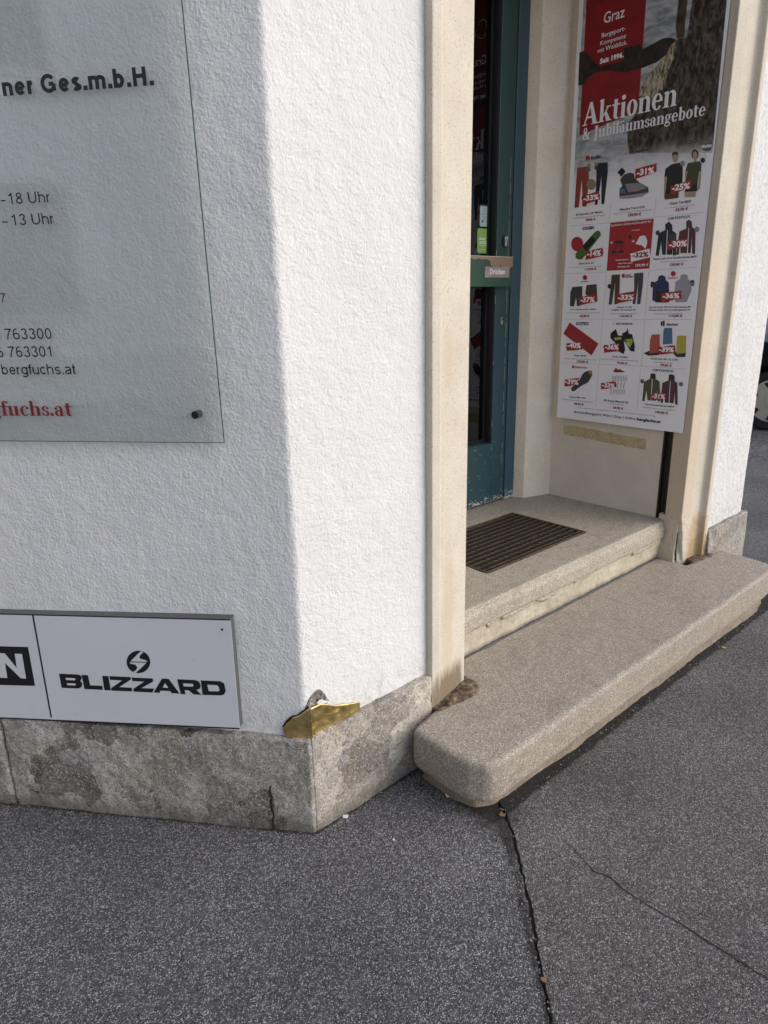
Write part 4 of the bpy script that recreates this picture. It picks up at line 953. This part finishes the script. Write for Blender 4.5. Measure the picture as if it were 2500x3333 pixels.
rs = rz.build('crumbling_riser'); rough(rs, .005, [(.10, .010), (.035, .008), (.012, .003)]); tag(rs, 'crumbling yellowish plaster riser between the two steps', 'riser')
m = MB()
rnd = random.Random(3)
x_ = 1.5
while x_ < 2.98:   # ragged old mortar lip under the sill nose
    l = rnd.choice((.03, .05, .09, .15, .21))*rnd.uniform(.7, 1.3); h = rnd.uniform(.006, .026)
    if rnd.random() < .75 and x_+l < 3.03: m.prism([(x_, 1.436, .288), (x_+l, 1.436, .288), (x_+l*rnd.uniform(.85, 1), 1.436, .288-h*rnd.uniform(.3, .9)), (x_+l*.6, 1.436, .288-h*rnd.uniform(.6, 1.1)), (x_+l*.35, 1.436, .288-h), (x_+l*rnd.uniform(.0, .15), 1.436, .288-h*rnd.uniform(.3, .9))], (0, -.019, 0), M_SILL)
    x_ += l+rnd.uniform(0, .05)
o = m.build('mortar_lip', rs); rough(o, .004, [(.02, .006)])
lowm = MB()
Zt = .181
front = [(1.216, 1.262), (1.214, 1.10), (1.222, 1.045), (1.252, .998), (1.30, .986), (2.3, .988), (3.20, .992), (3.295, 1.0), (3.335, 1.045), (3.362, 1.272), (3.30, 1.278)]
back = [(3.25, 1.285), (3.05, 1.30), (3.04, 1.47), (1.545, 1.47), (1.545, 1.31), (1.34, 1.287), (1.30, 1.281)]
lowm.prism([(x, y, .056) for x, y in front+back], (0, 0, Zt-.056+.004), M_STEP)
low = lowm.build('entrance_step'); rough(low, .0058, [(.30, .006), (.07, .0035), (.025, .0025)], bevel=.015, seg=3)
sm = low.modifiers.new('sm', 'SMOOTH'); sm.iterations = 2; sm.factor = .5
tag(low, 'lower long concrete entrance step with rounded worn edge on the pavement', 'step')
m = MB(); m.prism([(x, y, -.02) for x, y in [(1.252, 1.25), (1.250, 1.12), (1.268, 1.058), (1.32, 1.030), (1.7, 1.014), (3.18, 1.010), (3.275, 1.026), (3.32, 1.26), (1.35, 1.26)]], (0, 0, .095), M_STEPB)
o = m.build('step_base', low); rough(o, .006, [(.16, .014), (.03, .006)])
# sunken foot grate
gr = empty('foot_grate', (2.3, 1.8, .36), 'rusty ribbed iron foot grate sunk in the upper sill', 'grate')
m = MB(); m.box((1.95, 1.590, .318), (2.652, 2.018, .322), M_SOIL); m.build('pit_floor', gr)
m = MB(); zz = .3755
m.box((1.950, 1.592, .345), (2.650, 1.602, zz), M_RUST); m.box((1.950, 2.006, .345), (2.650, 2.016, zz), M_RUST)
m.box((1.950, 1.602, .345), (1.960, 2.006, zz), M_RUST); m.box((2.640, 1.602, .345), (2.650, 2.006, zz), M_RUST); m.build('grate_rim', gr, bevel=.002)
for i in range(12):
    y_ = 1.6195+i*.0335; m = MB(); n = 60
    for j in range(n):
        xa = 1.9605+j*(.679/n); xb = xa+.679/n; ha = .3735+.0012*math.sin(j*2.1+i)+.0012*noise.noise((j*.7, i, 0)); hb = ha-.0006
        m.prism([(xa, y_-.0062, .335), (xa, y_+.0062, .335), (xa, y_+.0056, ha-.0006), (xa, y_-.0056, ha-.0006)], (xb-xa, 0, 0), M_RIBDARK)  # rib sides near black: shade of the gaps put into the colour, with grime
        m.prism([(xa, y_-.0056, ha-.0002), (xa, y_+.0056, ha-.0002), (xa, y_+.0050, ha+.0004), (xa, y_-.0050, ha+.0004)], (xb-xa, 0, 0), M_RUST)
    m.build('grate_rib', gr)
# broken mortar round the feet of the pilasters
def rubble(name, outline, z, n, seed, label):
    rd = random.Random(seed); m = MB(); m.prism([(x, y, z-.05) for x, y in outline], (0, 0, .05), M_MORT)
    xs = [p[0] for p in outline]; ys = [p[1] for p in outline]; cx = sum(xs)/len(xs); cy = sum(ys)/len(ys)
    for i in range(n):
        p = outline[rd.randrange(len(outline))]; f_ = rd.uniform(.2, .85); x = cx+(p[0]-cx)*f_; y = cy+(p[1]-cy)*f_; r = rd.uniform(.006, .016)
        m.prism([(x+r*math.cos(a_)*rd.uniform(.6, 1.2), y+r*math.sin(a_)*rd.uniform(.6, 1.2), z-.02) for a_ in [k_*1.05 for k_ in range(6)]], (0, 0, .02+rd.uniform(.001, .006)), M_MORT)
    o = m.build(name); rough(o, .0035, [(.03, .004), (.008, .003)]); return tag(o, label, 'mortar')
t = MT('old_brown_mortar', .95, spec=.2)
t.col(t.ramp(t.noise(38, 6, .7), [(.38, (.035, .026, .018)), (.5, (.13, .095, .06)), (.66, (.26, .20, .135)), (.75, (.42, .36, .27))])); t.bump(t.noise(120, 5), .8, .004); M_MORT = t.m
rubble('broken_mortar', [(1.338, 1.268), (1.36, 1.262), (1.385, 1.266), (1.42, 1.257), (1.46, 1.251), (1.497, 1.254), (1.52, 1.262), (1.536, 1.275), (1.548, 1.305), (1.552, 1.36), (1.50, 1.38), (1.40, 1.33), (1.338, 1.31)], .1885, 9, 2, 'brown broken mortar patch at the foot of the left pilaster')
rubble('broken_mortar', [(3.09, 1.30), (3.12, 1.276), (3.16, 1.268), (3.20, 1.272), (3.25, 1.262), (3.275, 1.28), (3.24, 1.31), (3.12, 1.33)], .188, 8, 5, 'small dark mortar patch at the foot of the right pilaster')
# grime fillet behind the lower step
m = MB(); m.box((1.56, 1.425, .183), (3.03, 1.452, .1885), plain('blue_grey_joint_filler', (.085, .085, .085), .8)); o = m.build('joint_filler', rs); rough(o, .003, [(.05, .007), (.015, .003)])

# ================================================================ brass corner patch and damaged render
bp_ = empty('brass_corner_patch', (.89, 1.31, .29), 'hammered golden brass sheet wrapped round the damaged wall corner', 'metal patch')
def sheet3(mb, pts, nrm, th, mat, amp=.0012):
    mb.prism(pts, Vector(nrm)*th, mat)
GL = [(-.008, .2895), (.0655, .2895), (.071, .300), (.0715, .3203), (.0625, .3347), (.043, .3532), (.0244, .3615), (.0102, .3727), (-.0023, .3838), (-.008, .3872)]
GR = [(.8835, .2895), (.912, .2895), (.962, .2930), (1.062, .298), (1.061, .323), (1.033, .331), (1.003, .341), (.975, .35), (.958, .36), (.94, .37), (.922, .377), (.90, .3765), (.886, .372)]
def brass_face(name, pts, to3, nrm):
    bm = bmesh.new(); vs_ = [bm.verts.new(to3(a, b)) for a, b in pts]; bm.faces.new(vs_)
    me = bpy.data.meshes.new(name); bm.to_mesh(me); bm.free(); me.materials.append(M_BRASS)
    o = bpy.data.objects.new(name, me); link(o, bp_); s_ = o.modifiers.new('s', 'SOLIDIFY'); s_.thickness = .004; s_.offset = 0
    r_m = o.modifiers.new('r', 'REMESH'); r_m.mode = 'VOXEL'; r_m.voxel_size = .0013; r_m.use_smooth_shade = True
    for a_, b_ in ((.05, .006), (.018, .0018)):
        d = o.modifiers.new('d', 'DISPLACE'); d.texture = clouds(a_, 1); d.strength = b_; d.mid_level = .5
    return o
brass_face('left_flap', GL, lambda s, z: LW(s, z, -.0175), LN)
brass_face('right_flap', GR, lambda x, z: (x, 1.3115, z), (0, -1, 0))
m = MB(); m.tube((.9035, 1.3085, .2975), (.9035, 1.3065, .2975), .003, M_BRASS, 12); m.build('rivet', bp_)
m = MB(); ex = [(.0, .3), (.070, .3), (.0745, .3215), (.066, .3365), (.054, .349), (.044, .3565), (.034, .358), (.0255, .3655), (.0115, .3775), (.002, .388), (.0, .395)]
m.prism([LW(s, z, -.0235) for s, z in ex], LN*.0015, M_SOIL); hb = m.build('hole_edge'); tag(hb, 'black ragged gap in the render above the brass patch', 'render damage')
hm = [(.884, .380), (.890, .392), (.899, .403), (.910, .412), (.922, .4175), (.934, .414), (.944, .400), (.953, .383), (.962, .366), (.94, .362), (.90, .372)]
t = MT('grey_base_plaster', .95, spec=.2); t.col(t.ramp(t.noise(75, 5, .65, .5), [(.36, (.035, .03, .026)), (.45, (.15, .135, .12)), (.6, (.24, .22, .20)), (.72, (.55, .53, .5))])); t.bump(t.noise(120, 5), .9, .004)
m = MB(); m.prism([(x, 1.3215, z) for x, z in hm], (0, -.0045, 0), t.m); o = m.build('exposed_plaster', hb); rough(o, .0018, [(.02, .005), (.008, .002)])
m = MB(); m.prism([(x, 1.3135, z) for x, z in [(.915, .383), (.925, .388), (.934, .386), (.946, .376), (.958, .3695), (.94, .3705), (.925, .377)]], (0, -.002, 0), M_WALL); m.build('white_flake', hb)

# ================================================================ signs on the left wall
LWm = lambda o_: (lambda s, z, d: LW(-s, z, o_+d))    # text runs to the right = towards the corner
M_SIGN = None
t = MT('grey_sign_face', .35, spec=.4); c = t.ramp(t.noise(4, 4), [(.3, (.56, .565, .59)), (.7, (.60, .605, .63))])
c = t.mix(t.math('MULTIPLY', t.ramp(t.noise(36, 5, .7, vec=t.map((1, 1, 3))), [(.65, 0.), (.72, 1.)]), .5), c, (.20, .19, .18)); t.col(c); M_SIGN = t.m
M_TRIM = plain('grey_metal_trim', (.105, .105, .105), .55)
sg = empty('brand_sign', tuple(LW(.5, .3, .01)), 'grey metal brand sign reading BLIZZARD low on the wall above the plinth', 'sign')
tl, tr_, br_, bl_ = (1.62, .6005), (.1802, .641), (.1827, .3205), (1.62, .2700)
m = MB(); m.prism([LW(s, z, -.0255) for s, z in ((1.62, .6005), (.1835, .6405), (.186, .321), (1.62, .2705))], LN*.028, M_TRIM); m.build('sign_box', sg)
m = MB(); m.prism([LW(s, z, .0028) for s, z in ((1.62, .5982), (.1815, .6385), (.1842, .3235), (1.62, .2732))], LN*.0012, M_SIGN)
m.build('sign_face', sg)
m = MB()
def strip(p, q, w_): 
    p = Vector(p); q = Vector(q); d = (q-p).normalized(); n_ = Vector((-d.y, d.x))*w_/2; m.prism([LW(a.x, a.y, .00405) for a in (p-n_, q-n_, q+n_, p+n_)], LN*.0004, M_INK)
strip((.7294, .6238), (.7318, .3115), .0045); strip((1.62, .5995), (.181, .6395), .003); strip((1.62, .2718), (.1842, .3222), .0042)
m.build('black_border', sg)
for q_, (cc, ps_, hs_) in enumerate(SIGN_SHAPES):
    o_ = .0042 if cc == 'black' else .0049; m = MB()
    m.prism([LW(s/1000, z/1000, o_) for s, z in ps_], LN*.0003, M_INK if cc == 'black' else M_SIGN)
    for h_ in hs_: m.prism([LW(s/1000, z/1000, o_+.0004) for s, z in h_], LN*.0003, M_SIGN)
    m.build((('letter',)*8+('logo_disc', 'logo_cutout', 'logo_cutout', 'letter_block', 'letter'))[q_], sg)
m = MB(); m.tube(LW(.2055, .6115, .0042), LW(.2055, .6115, .0055), .0032, M_RUST, 8); m.build('rusty_screw', sg)

gs = empty('glass_sign', tuple(LW(.6, 1.08, 0)), 'frameless glass company sign with black lettering on the white wall', 'sign')
GO = -.004
gv = [(1.75, 1.0855), (.1588, 1.0890), (.1695, 2.85), (1.75, 2.85)]
m = MB(); m.prism([LW(s, z, GO-.004) for s, z in gv], LN*.004, M_SIGNGL); m.build('glass_panel', gs)
m = MB()
def ed(a, b, w_=.0011):
    a = Vector(a); b = Vector(b); d = (b-a).normalized(); n_ = Vector((-d.y, d.x))*w_
    m.prism([LW(p.x, p.y, GO-.0042) for p in (a, b, b+n_, a+n_)], LN*.0044, M_GLEDGE)
ed((1.75, 1.0855), (.1588, 1.0890), -.0011); ed((.1588, 1.0890), (.1695, 2.85), -.0011)
m.build('glass_edge', gs)
M_BOLT = metal_mat('dull_steel', (.16, .155, .14), (.24, .23, .21), .4)
for s_ in (.2225, 1.66):
    m = MB(); m.tube(LW(s_, 1.1547, -.026), LW(s_, 1.1547, GO+.003), .0092, M_BOLT, 24); m.build('standoff_bolt', gs)
    m = MB(); m.tube(LW(s_, 1.1547, GO+.003), LW(s_, 1.1547, GO+.0045), .0085, M_BLACK, 24); m.build('bolt_cap', gs)
for body, s0, z0, wd, cap, st, mt_ in [('ner Ges.m.b.H.', 575.7, 1824.5, 327.8, 34.2, 'GB', M_INK), ('-', 622, 1616.9, 9, 21.2, 'GR', M_INK), ('18 Uhr', 603.4, 1616.9, 97.5, 22.6, 'GR', M_INK), ('-', 628, 1573.6, 11, 21.5, 'GR', M_INK), ('13 Uhr', 604.1, 1573.6, 99.3, 22.8, 'GR', M_INK),
        ('0316 763300', 762, 1329.0, 208.9, 24.6, 'GR', M_INK), ('0316 763301', 759, 1288.7, 203.2, 24.6, 'GR', M_INK), ('bergfuchs.at', 695.8, 1248.6, 187.9, 24.2, 'GR', M_INK), ('7', 666.2, 1411.0, 12.9, 21, 'GR', M_INK), ('gfuchs.at', 744, 1150.8, 215.8, 35.5, 'S', M_REDINK)]:
    m = MB(); put_text(m, body, -s0/1000, z0/1000, wd/1000, cap/1000, st, mt_, LWm(GO+.0006)); m.build('lettering', gs)

# ================================================================ poster on the reveal
po = empty('sale_poster', (3.03, 1.7, .8), 'large white sale poster with red discount badges on the doorway side wall', 'poster')
def PP(u, v, d=0.0): return (3.03-d, 2.04-u/1000, v/1000)
M_PAPER = plain('poster_paper', (.84, .84, .88), .38, spec=.35)
CM = {'white': (.86, .86, .88), 'offw': (.82, .82, .85), 'dark': (.035, .035, .042), 'black': (.016, .016, .02), 'grey': (.24, .24, .25), 'red': (.27, .02, .028), 'redb': (.36, .022, .030),
 'dgreen': (.10, .11, .095), 'pred': (.25, .045, .03), 'navy': (.022, .027, .04), 'dgrey': (.055, .055, .06), 'blue': (.07, .16, .27), 'lgrey': (.30, .31, .35), 'skin': (.40, .27, .21), 'olive': (.06, .055, .035),
 'hair': (.05, .03, .022), 'green': (.045, .06, .03), 'maroon': (.085, .032, .045), 'rope': (.05, .15, .03), 'blued': (.016, .025, .10), 'lime': (.32, .40, .05), 'pale': (.45, .55, .45), 'coral': (.42, .09, .065),
 'yellow': (.42, .37, .06), 'orange': (.45, .22, .04), 'oliveg': (.075, .08, .042), 'gold': (.32, .24, .10), 'steel': (.10, .13, .17), 'tan': (.24, .20, .14), 'violet': (.20, .15, .30), 'teal': (.08, .17, .17), 'purple': (.22, .03, .09), 'line': (.34, .34, .38)}
PM = {k: plain('print_'+k, v, .4) for k, v in CM.items()}
m = MB(); m.prism([PP(a, b, 0) for a, b in ((0, 800), (666, 800), (666, 2860), (0, 2860))], (.004, 0, 0), M_PAPER); m.build('poster_board', po)
def print_mat(name, cols, fade=None, scale=20, aniso=(1, 1, 1), lo=.35, hi=.65):
    t = MT(name, .4, spec=.35); c = t.ramp(t.noise(scale, 6, .65, .8, vec=t.map(aniso)), [(lo, cols[0]), (hi, cols[1])])
    if fade:
        x, y, z = t.xyz(); zz = t.math('ADD', z, t.math('MULTIPLY', t.math('SUBTRACT', t.noise(9, 5, .6), .5), .08))
        n = t.N('ShaderNodeMapRange'); n.interpolation_type = 'SMOOTHSTEP'; t.L(zz, n.inputs[0])
        for i, q in enumerate((fade[0], fade[1], 1, 0)): n.inputs[i+1].default_value = q
        c = t.mix(n.outputs[0], c, (.84, .84, .88))
    t.col(c); return t.m
P_SKY = print_mat('print_sky', ((.20, .225, .25), (.46, .48, .50)), (1.85, 2.04), 9, (1, 1.2, 3.2), .38, .6)
P_ROCK = print_mat('print_rock', ((.014, .012, .011), (.15, .115, .095)), (1.87, 2.02), 34, (1, 1.6, .8), .42, .68)
P_STRA = print_mat('print_strata', ((.04, .03, .022), (.50, .43, .31)), (1.88, 2.02), 45, (1, 2.2, .7), .42, .58)
P_RED = print_mat('print_red_band', ((.20, .011, .015), (.27, .016, .021)), (1.92, 2.07), 6, (1, 1, 3))
P_MNT = print_mat('print_mountain', ((.012, .010, .011), (.05, .036, .036)), None, 26)
P_FIG = print_mat('print_climber', ((.03, .022, .018), (.09, .06, .045)), None, 30)
SPEC = {'redband': P_RED, 'mount': P_MNT, 'rock': P_ROCK, 'strata': P_STRA, 'figure': P_FIG}
m = MB(); m.prism([PP(a, b, .0004) for a, b in ((22, 1800), (640, 1800), (640, 2850), (22, 2850))], (-.0002, 0, 0), P_SKY); m.build('printed_sky', po)
def extend(ps_):   # pieces cut off by the picture's top edge go on up to the print's own edge
    mx = max(p[1] for p in ps_); return [(p[0], 2850 if p[1] > 2440 and p[1] > mx-180 else p[1]) for p in ps_]
nm = {'redband': 'red_colour_band', 'mount': 'printed_mountain', 'rock': 'printed_rock', 'strata': 'rock_strata', 'figure': 'printed_climber'}
d = .0007; cells = {}
rowv = [1900, 1545, 1300, 1075, 870, 640]
def cell(ps_):
    u = sum(p[0] for p in ps_)/len(ps_); v = sum(p[1] for p in ps_)/len(ps_)
    return (0 if u < 222 else 1 if u < 441 else 2, sum(1 for q in ROWS if v < q))
ROWS = [1620, 1345, 1085, 880]
for i, (col_, ps_) in enumerate(POSTER_SHAPES):
    if col_ in SPEC:
        m = MB(); e_ = extend(ps_); m.prism([PP(a, b, d) for a, b in e_], (-.0001, 0, 0), SPEC[col_]); m.build(nm[col_], po); d += .0002
    else:
        cells.setdefault(cell(ps_), []).append((col_, ps_))
names = {}
for kx, lst in sorted(cells.items()):
    m = MB(); dd = .0018
    for i, (col_, ps_) in enumerate(lst):
        m.face([PP(a, b, dd+i*2e-5) for a, b in ps_], PM[col_])
    for col_, (cu_, cv_), a_, b_ in POSTER_RINGS:
        if cell([(cu_, cv_)]) == kx:
            w_ = 1.6 if col_ != 'black' else .8
            for q in ring((cu_, cv_), (a_, b_), (cu_, cv_), (a_-w_, b_-w_), 0, 360, 16): m.face([PP(x_, y_, .0026) for x_, y_ in q], PM[col_])
    m.build('product_picture', po)
for a, b, c_, e_ in POSTER_LINES:
    m = MB()
    p = Vector((a, b)); q = Vector((c_, e_)); dr = (q-p).normalized(); n_ = Vector((-dr.y, dr.x))*.55
    m.face([PP(x_.x, x_.y, .0005) for x_ in (p-n_, q-n_, q+n_, p+n_)], PM['line'])
    m.build('grid_line', po)
badges = []
rb = random.Random(11)
def jagged(ps_, amp=1.6):
    out = []
    for i in range(len(ps_)):
        a = Vector(ps_[i]); b = Vector(ps_[(i+1) % len(ps_)]); n = 7 if i % 2 else 4
        for j in range(n):
            p = a+(b-a)*(j/n); out.append((p.x+rb.uniform(-amp, amp)*(1.6 if i % 2 else .5), p.y+rb.uniform(-amp, amp)*.6))
    return out
for col_, ps_ in POSTER_BADGES:
    m = MB(); m.face([PP(a, b, .0030) for a, b in jagged(ps_)], PM[col_]); badges.append((ps_, m.build('discount_badge', po)))
for body, u, v, wd, cap, st, col_ in POSTER_TEXT:
    m = MB(); base = .0034 if '%' in body or body in ('Seit 1996.', 'Merino') or st == 'S' or (col_ in ('white', 'offw')) else .0024
    par = po
    if body.endswith('%') and cap > 8:
        c_ = Vector((u+wd/2, v+cap/2)); par = min(badges, key=lambda q: (sum((Vector(x_) for x_ in q[0]), Vector((0, 0)))/4-c_).length)[1]
    put_text(m, body, u, v, wd, cap, st, PM[col_], lambda x_, y_, d_, B=base: PP(x_, y_, B+d_))
    n_ = 'discount_number' if par is not po else 'heading' if st == 'S' else 'price' if '€' in body else 'small_print' if (st == 'L' and col_ == 'grey') else 'brand_name' if body.isupper() or body in ('Rafiki', 'deuter') else 'product_name' if v < 1800 and st == 'M' else 'slogan'
    m.build(n_, par)
m = MB()   # line emblem above the word Graz
for a0, a1, (cx_, cy_), r in ((190, 350, (165, 2655), 26), (300, 430, (192, 2660), 20), (20, 200, (165, 2680), 30)):
    for q in ring((cx_, cy_), (r, r), (cx_, cy_), (r-2.5, r-2.5), a0, a1, 14): m.face([PP(x_, y_, .0036) for x_, y_ in q], PM['white'])
m.build('line_emblem', po)
# old tape residue on the panel under the poster
t = MT('tape_residue', .6, spec=.3); t.col(t.ramp(t.noise(60, 6, .75), [(.35, (.40, .31, .16)), (.6, (.55, .46, .29)), (.7, (.50, .45, .36))])); 
m = MB(); rt_ = random.Random(4); top = []; bot = []
for i in range(31):
    f_ = i/30; y_ = 2.015-f_*.457; top.append((3.0598, y_, .762-.018*f_+rt_.uniform(-.003, .003))); bot.append((3.0598, y_+rt_.uniform(-.002, .002), .712-.019*f_+rt_.uniform(-.004, .004)))
m.prism(top+bot[::-1], (-.0006, 0, 0), t.m); tag(m.build('tape_residue'), 'strip of yellowed tape residue under the poster', 'tape residue')

# ================================================================ small litter
def scrap(x, y, r, mat, label, seed, group=None):
    rd = random.Random(seed); m = MB()
    m.prism([(x+r*math.cos(a_)*rd.uniform(.5, 1.1), y+r*math.sin(a_)*rd.uniform(.5, 1.1), .001) for a_ in [k_*.7 for k_ in range(9)]], (0, 0, .003), mat)
    tag(m.build('litter_scrap', bevel=.0008), label, 'scrap', group)
M_SCRAP = plain('white_scrap', (.75, .75, .75), .7)
scrap(1.248, 1.143, .011, M_SCRAP, 'largest white crumb on the dark pavement left of the step corner', 1)
scrap(.972, 1.285, .009, M_SCRAP, 'flat white flake lying against the foot of the plinth', 2)
scrap(1.013, 1.126, .004, M_SCRAP, 'tiny round white dot on the pavement below the flake', 3)
M_DRY = plain('dry_leaf', (.22, .11, .05), .8)
scrap(1.30, .985, .010, M_DRY, 'small brown leaf scrap at the top of the pavement joint', 4)
scrap(.975, .613, .008, M_DRY, 'small brown leaf scrap in the lower pavement joint', 6)
scrap(2.717, .965, .012, plain('yellow_leaf', (.38, .30, .14), .8), 'pale yellow leaf on the pavement in front of the step', 7)

# loose grit gathered in the joint and along the foot of the step and plinth
rg = random.Random(21); grit = [MB() for _ in range(1)][0]
GM = [plain('grit_grey', (.16, .15, .14), .9), plain('grit_brown', (.12, .08, .05), .9), plain('grit_pale', (.34, .32, .28), .9), plain('grit_dark', (.02, .018, .016), .9)]
def pebble(x, y, r):
    n = 6; top = [(x+r*math.cos(a)*rg.uniform(.6, 1.1), y+r*math.sin(a)*rg.uniform(.6, 1.1)) for a in [k*2*math.pi/n for k in range(n)]]
    grit.prism([(a, b, -.001) for a, b in top], (0, 0, r*rg.uniform(.5, 1.0)+.001), rg.choice(GM+[GM[3]]))
for i in range(170):
    k = rg.random()**.8; x = 1.337-.428*k*1.6; y = 1.025-.476*k*1.6; o_ = rg.gauss(0, .006+.012*max(0, 1-k*3)); pebble(x+.744*o_, y-.669*o_, rg.uniform(.0008, .0026))
for i in range(260): pebble(rg.uniform(1.3, 3.25), 1.004-abs(rg.gauss(0, .012)), rg.uniform(.0008, .0030))
for i in range(80): q = LW(rg.uniform(0, .95), 0, abs(rg.gauss(0, .008))+.001); pebble(q.x, q.y, rg.uniform(.0008, .0024))
for i in range(60): pebble(rg.uniform(.9, 1.25), 1.292-abs(rg.gauss(0, .010)), rg.uniform(.0008, .0026))
for i in range(50): a = rg.uniform(0, 1); pebble(1.222-abs(rg.gauss(0, .010)), 1.26-.2*a, rg.uniform(.0008, .0028))
tag(grit.build('loose_grit'), 'loose grit gathered in the pavement joint and along the foot of the step', 'grit', kind='stuff')
# ================================================================ the house across the side street (unseen, added for its bounce light on this side; it faces the glass sign)
ob = empty('added_bounce_house', (-9, 0, 0), 'pale rendered house across the side street, added out of view for its bounce light', 'building')
M_OPP = MT('pale_grey_render', .9); M_OPP.col(M_OPP.ramp(M_OPP.noise(.8, 5, .6), [(.3, (.66, .67, .72)), (.7, (.74, .75, .80))])); M_OPP = M_OPP.m
m = MB(); m.box((-14, -15, 0), (-9, 17, 10.5), M_OPP); m.build('wall', ob)
m = MB(); m.box((-9.0, -15.2, 10.5), (-8.6, 17.2, 10.8), M_TRIM2 := plain('cornice_grey', (.45, .44, .42), .8)); m.box((-14, -15.2, 10.5), (-9.0, 17.2, 10.8), M_TRIM2); m.build('cornice', ob)
m = MB(); m.box((-8.998, -15, 0), (-8.93, 17, .7), M_TRIM2); m.build('base_course', ob)
M_WIN = plain('dark_window_glass', (.03, .035, .04), .1)
for r_i, z0 in enumerate((1.3, 4.4, 7.4)):
    for i in range(9):
        y0 = -13.6+i*3.5
        m = MB(); m.box((-8.99, y0-.1, z0-.1), (-8.94, y0+1.2, z0), M_TRIM2); m.box((-8.99, y0-.1, z0+1.7), (-8.94, y0+1.2, z0+1.8), M_TRIM2)
        m.box((-8.99, y0-.1, z0), (-8.94, y0, z0+1.7), M_TRIM2); m.box((-8.99, y0+1.1, z0), (-8.94, y0+1.2, z0+1.7), M_TRIM2); f_ = m.build('window', ob)
        m = MB(); m.box((-8.995, y0, z0), (-8.97, y0+1.1, z0+1.7), M_WIN); m.build('pane', f_)
# ================================================================ parked car beyond the corner
car = empty('parked_car', (7.75, 2.75, 0), 'dark parked car with a silver hubcap just beyond the building corner', 'car')
cd = Vector((-.33, .944, 0)).normalized(); cn = Vector((cd.y, -cd.x, 0)); cn = -cn if cn.dot(Vector((7.7, 2.7, 0))) > 0 else cn   # cn points to the camera
W0 = Vector((7.78, 2.62, .31))
def CP(l, z, o=0): return W0+cd*l+cn*o+Vector((0, 0, z-.31))
M_CAR = MT('black_car_paint', .5, (.006, .006, .007), spec=.1).m
M_TYRE = plain('tyre_rubber', (.014, .014, .014), .85); M_HUB = plain('silver_hubcap', (.42, .40, .35), .35, .4); M_CGL = plain('car_glass', (.006, .007, .008), .7, spec=.05)
m = MB(); prof = []
for z0_, pts_ in ((0, [(-.75, .30), (-.72, .55), (-.60, .74), (-.1, .88), (.45, .95)]),): prof += pts_
prof += [(1.0, 1.40), (1.5, 1.47), (2.4, 1.45), (2.95, 1.05), (3.25, .98), (3.35, .6), (3.3, .30)]
def archpts(c): return [(c+.36*math.cos(R(a_)), .31+.36*math.sin(R(a_))) for a_ in range(0, 181, 15)]
low_ = [(2.55+.36, .25)]+archpts(2.55)+[(2.55-.36, .2), (.36, .2)]+archpts(0)+[(-.36, .22)]
ring_ = prof+low_
m.prism([CP(l, z, 0) for l, z in ring_], -cn*1.7, M_CAR); m.build('car_body', car, bevel=.03, seg=3)
m = MB(); m.prism([CP(l, z, .006) for l, z in [(.62, .97), (1.08, 1.36), (1.52, 1.41), (1.52, .97)]], -cn*.01, M_CGL); m.prism([CP(l, z, .006) for l, z in [(1.6, .97), (1.6, 1.41), (2.35, 1.39), (2.75, 1.06), (2.7, .99)]], -cn*.01, M_CGL); m.build('side_window', car)
m = MB(); m.box((0, 0, 0), (0, 0, 0), M_CGL) if False else m.prism([CP(l, z, .008) for l, z in [(1.45, .82), (1.62, .82), (1.62, .85), (1.45, .85)]], cn*.02, M_CAR); m.build('door_handle', car)
m = MB(); m.prism([CP(l, z, .004) for l, z in [(-.74, .58), (-.62, .70), (-.45, .74), (-.48, .62)]], cn*.01, plain('headlight_lens', (.5, .5, .52), .1)); m.build('headlight', car)
for l in (0, 2.55):
    for o_ in (-.02, -1.5):
        m = MB(); m.tube(CP(l, .31, o_), CP(l, .31, o_-.19), .31, M_TYRE, 40); wh = m.build('wheel', car, bevel=.02)
        if o_ < -1: continue
        m = MB(); m.tube(CP(l, .31, o_+.004), CP(l, .31, o_-.02), .222, M_HUB, 48)
        m.tube(CP(l, .31, o_+.012), CP(l, .31, o_), .075, M_HUB, 24); m.tube(CP(l, .31, o_+.014), CP(l, .31, o_), .03, M_STEEL, 20); m.build('hubcap', wh, bevel=.003)
        m = MB()
        for k_ in range(7):
            a_ = k_*2*math.pi/7+.3
            q = []
            for rr_, da in ((.155, -.10), (.205, -.16), (.205, .16), (.155, .10)):
                q.append(CP(l+rr_*math.cos(a_+da), .31+rr_*math.sin(a_+da), o_+.0045))
            m.prism(q, cn*.001, M_BLACK)
        m.build('hubcap_slots', wh)
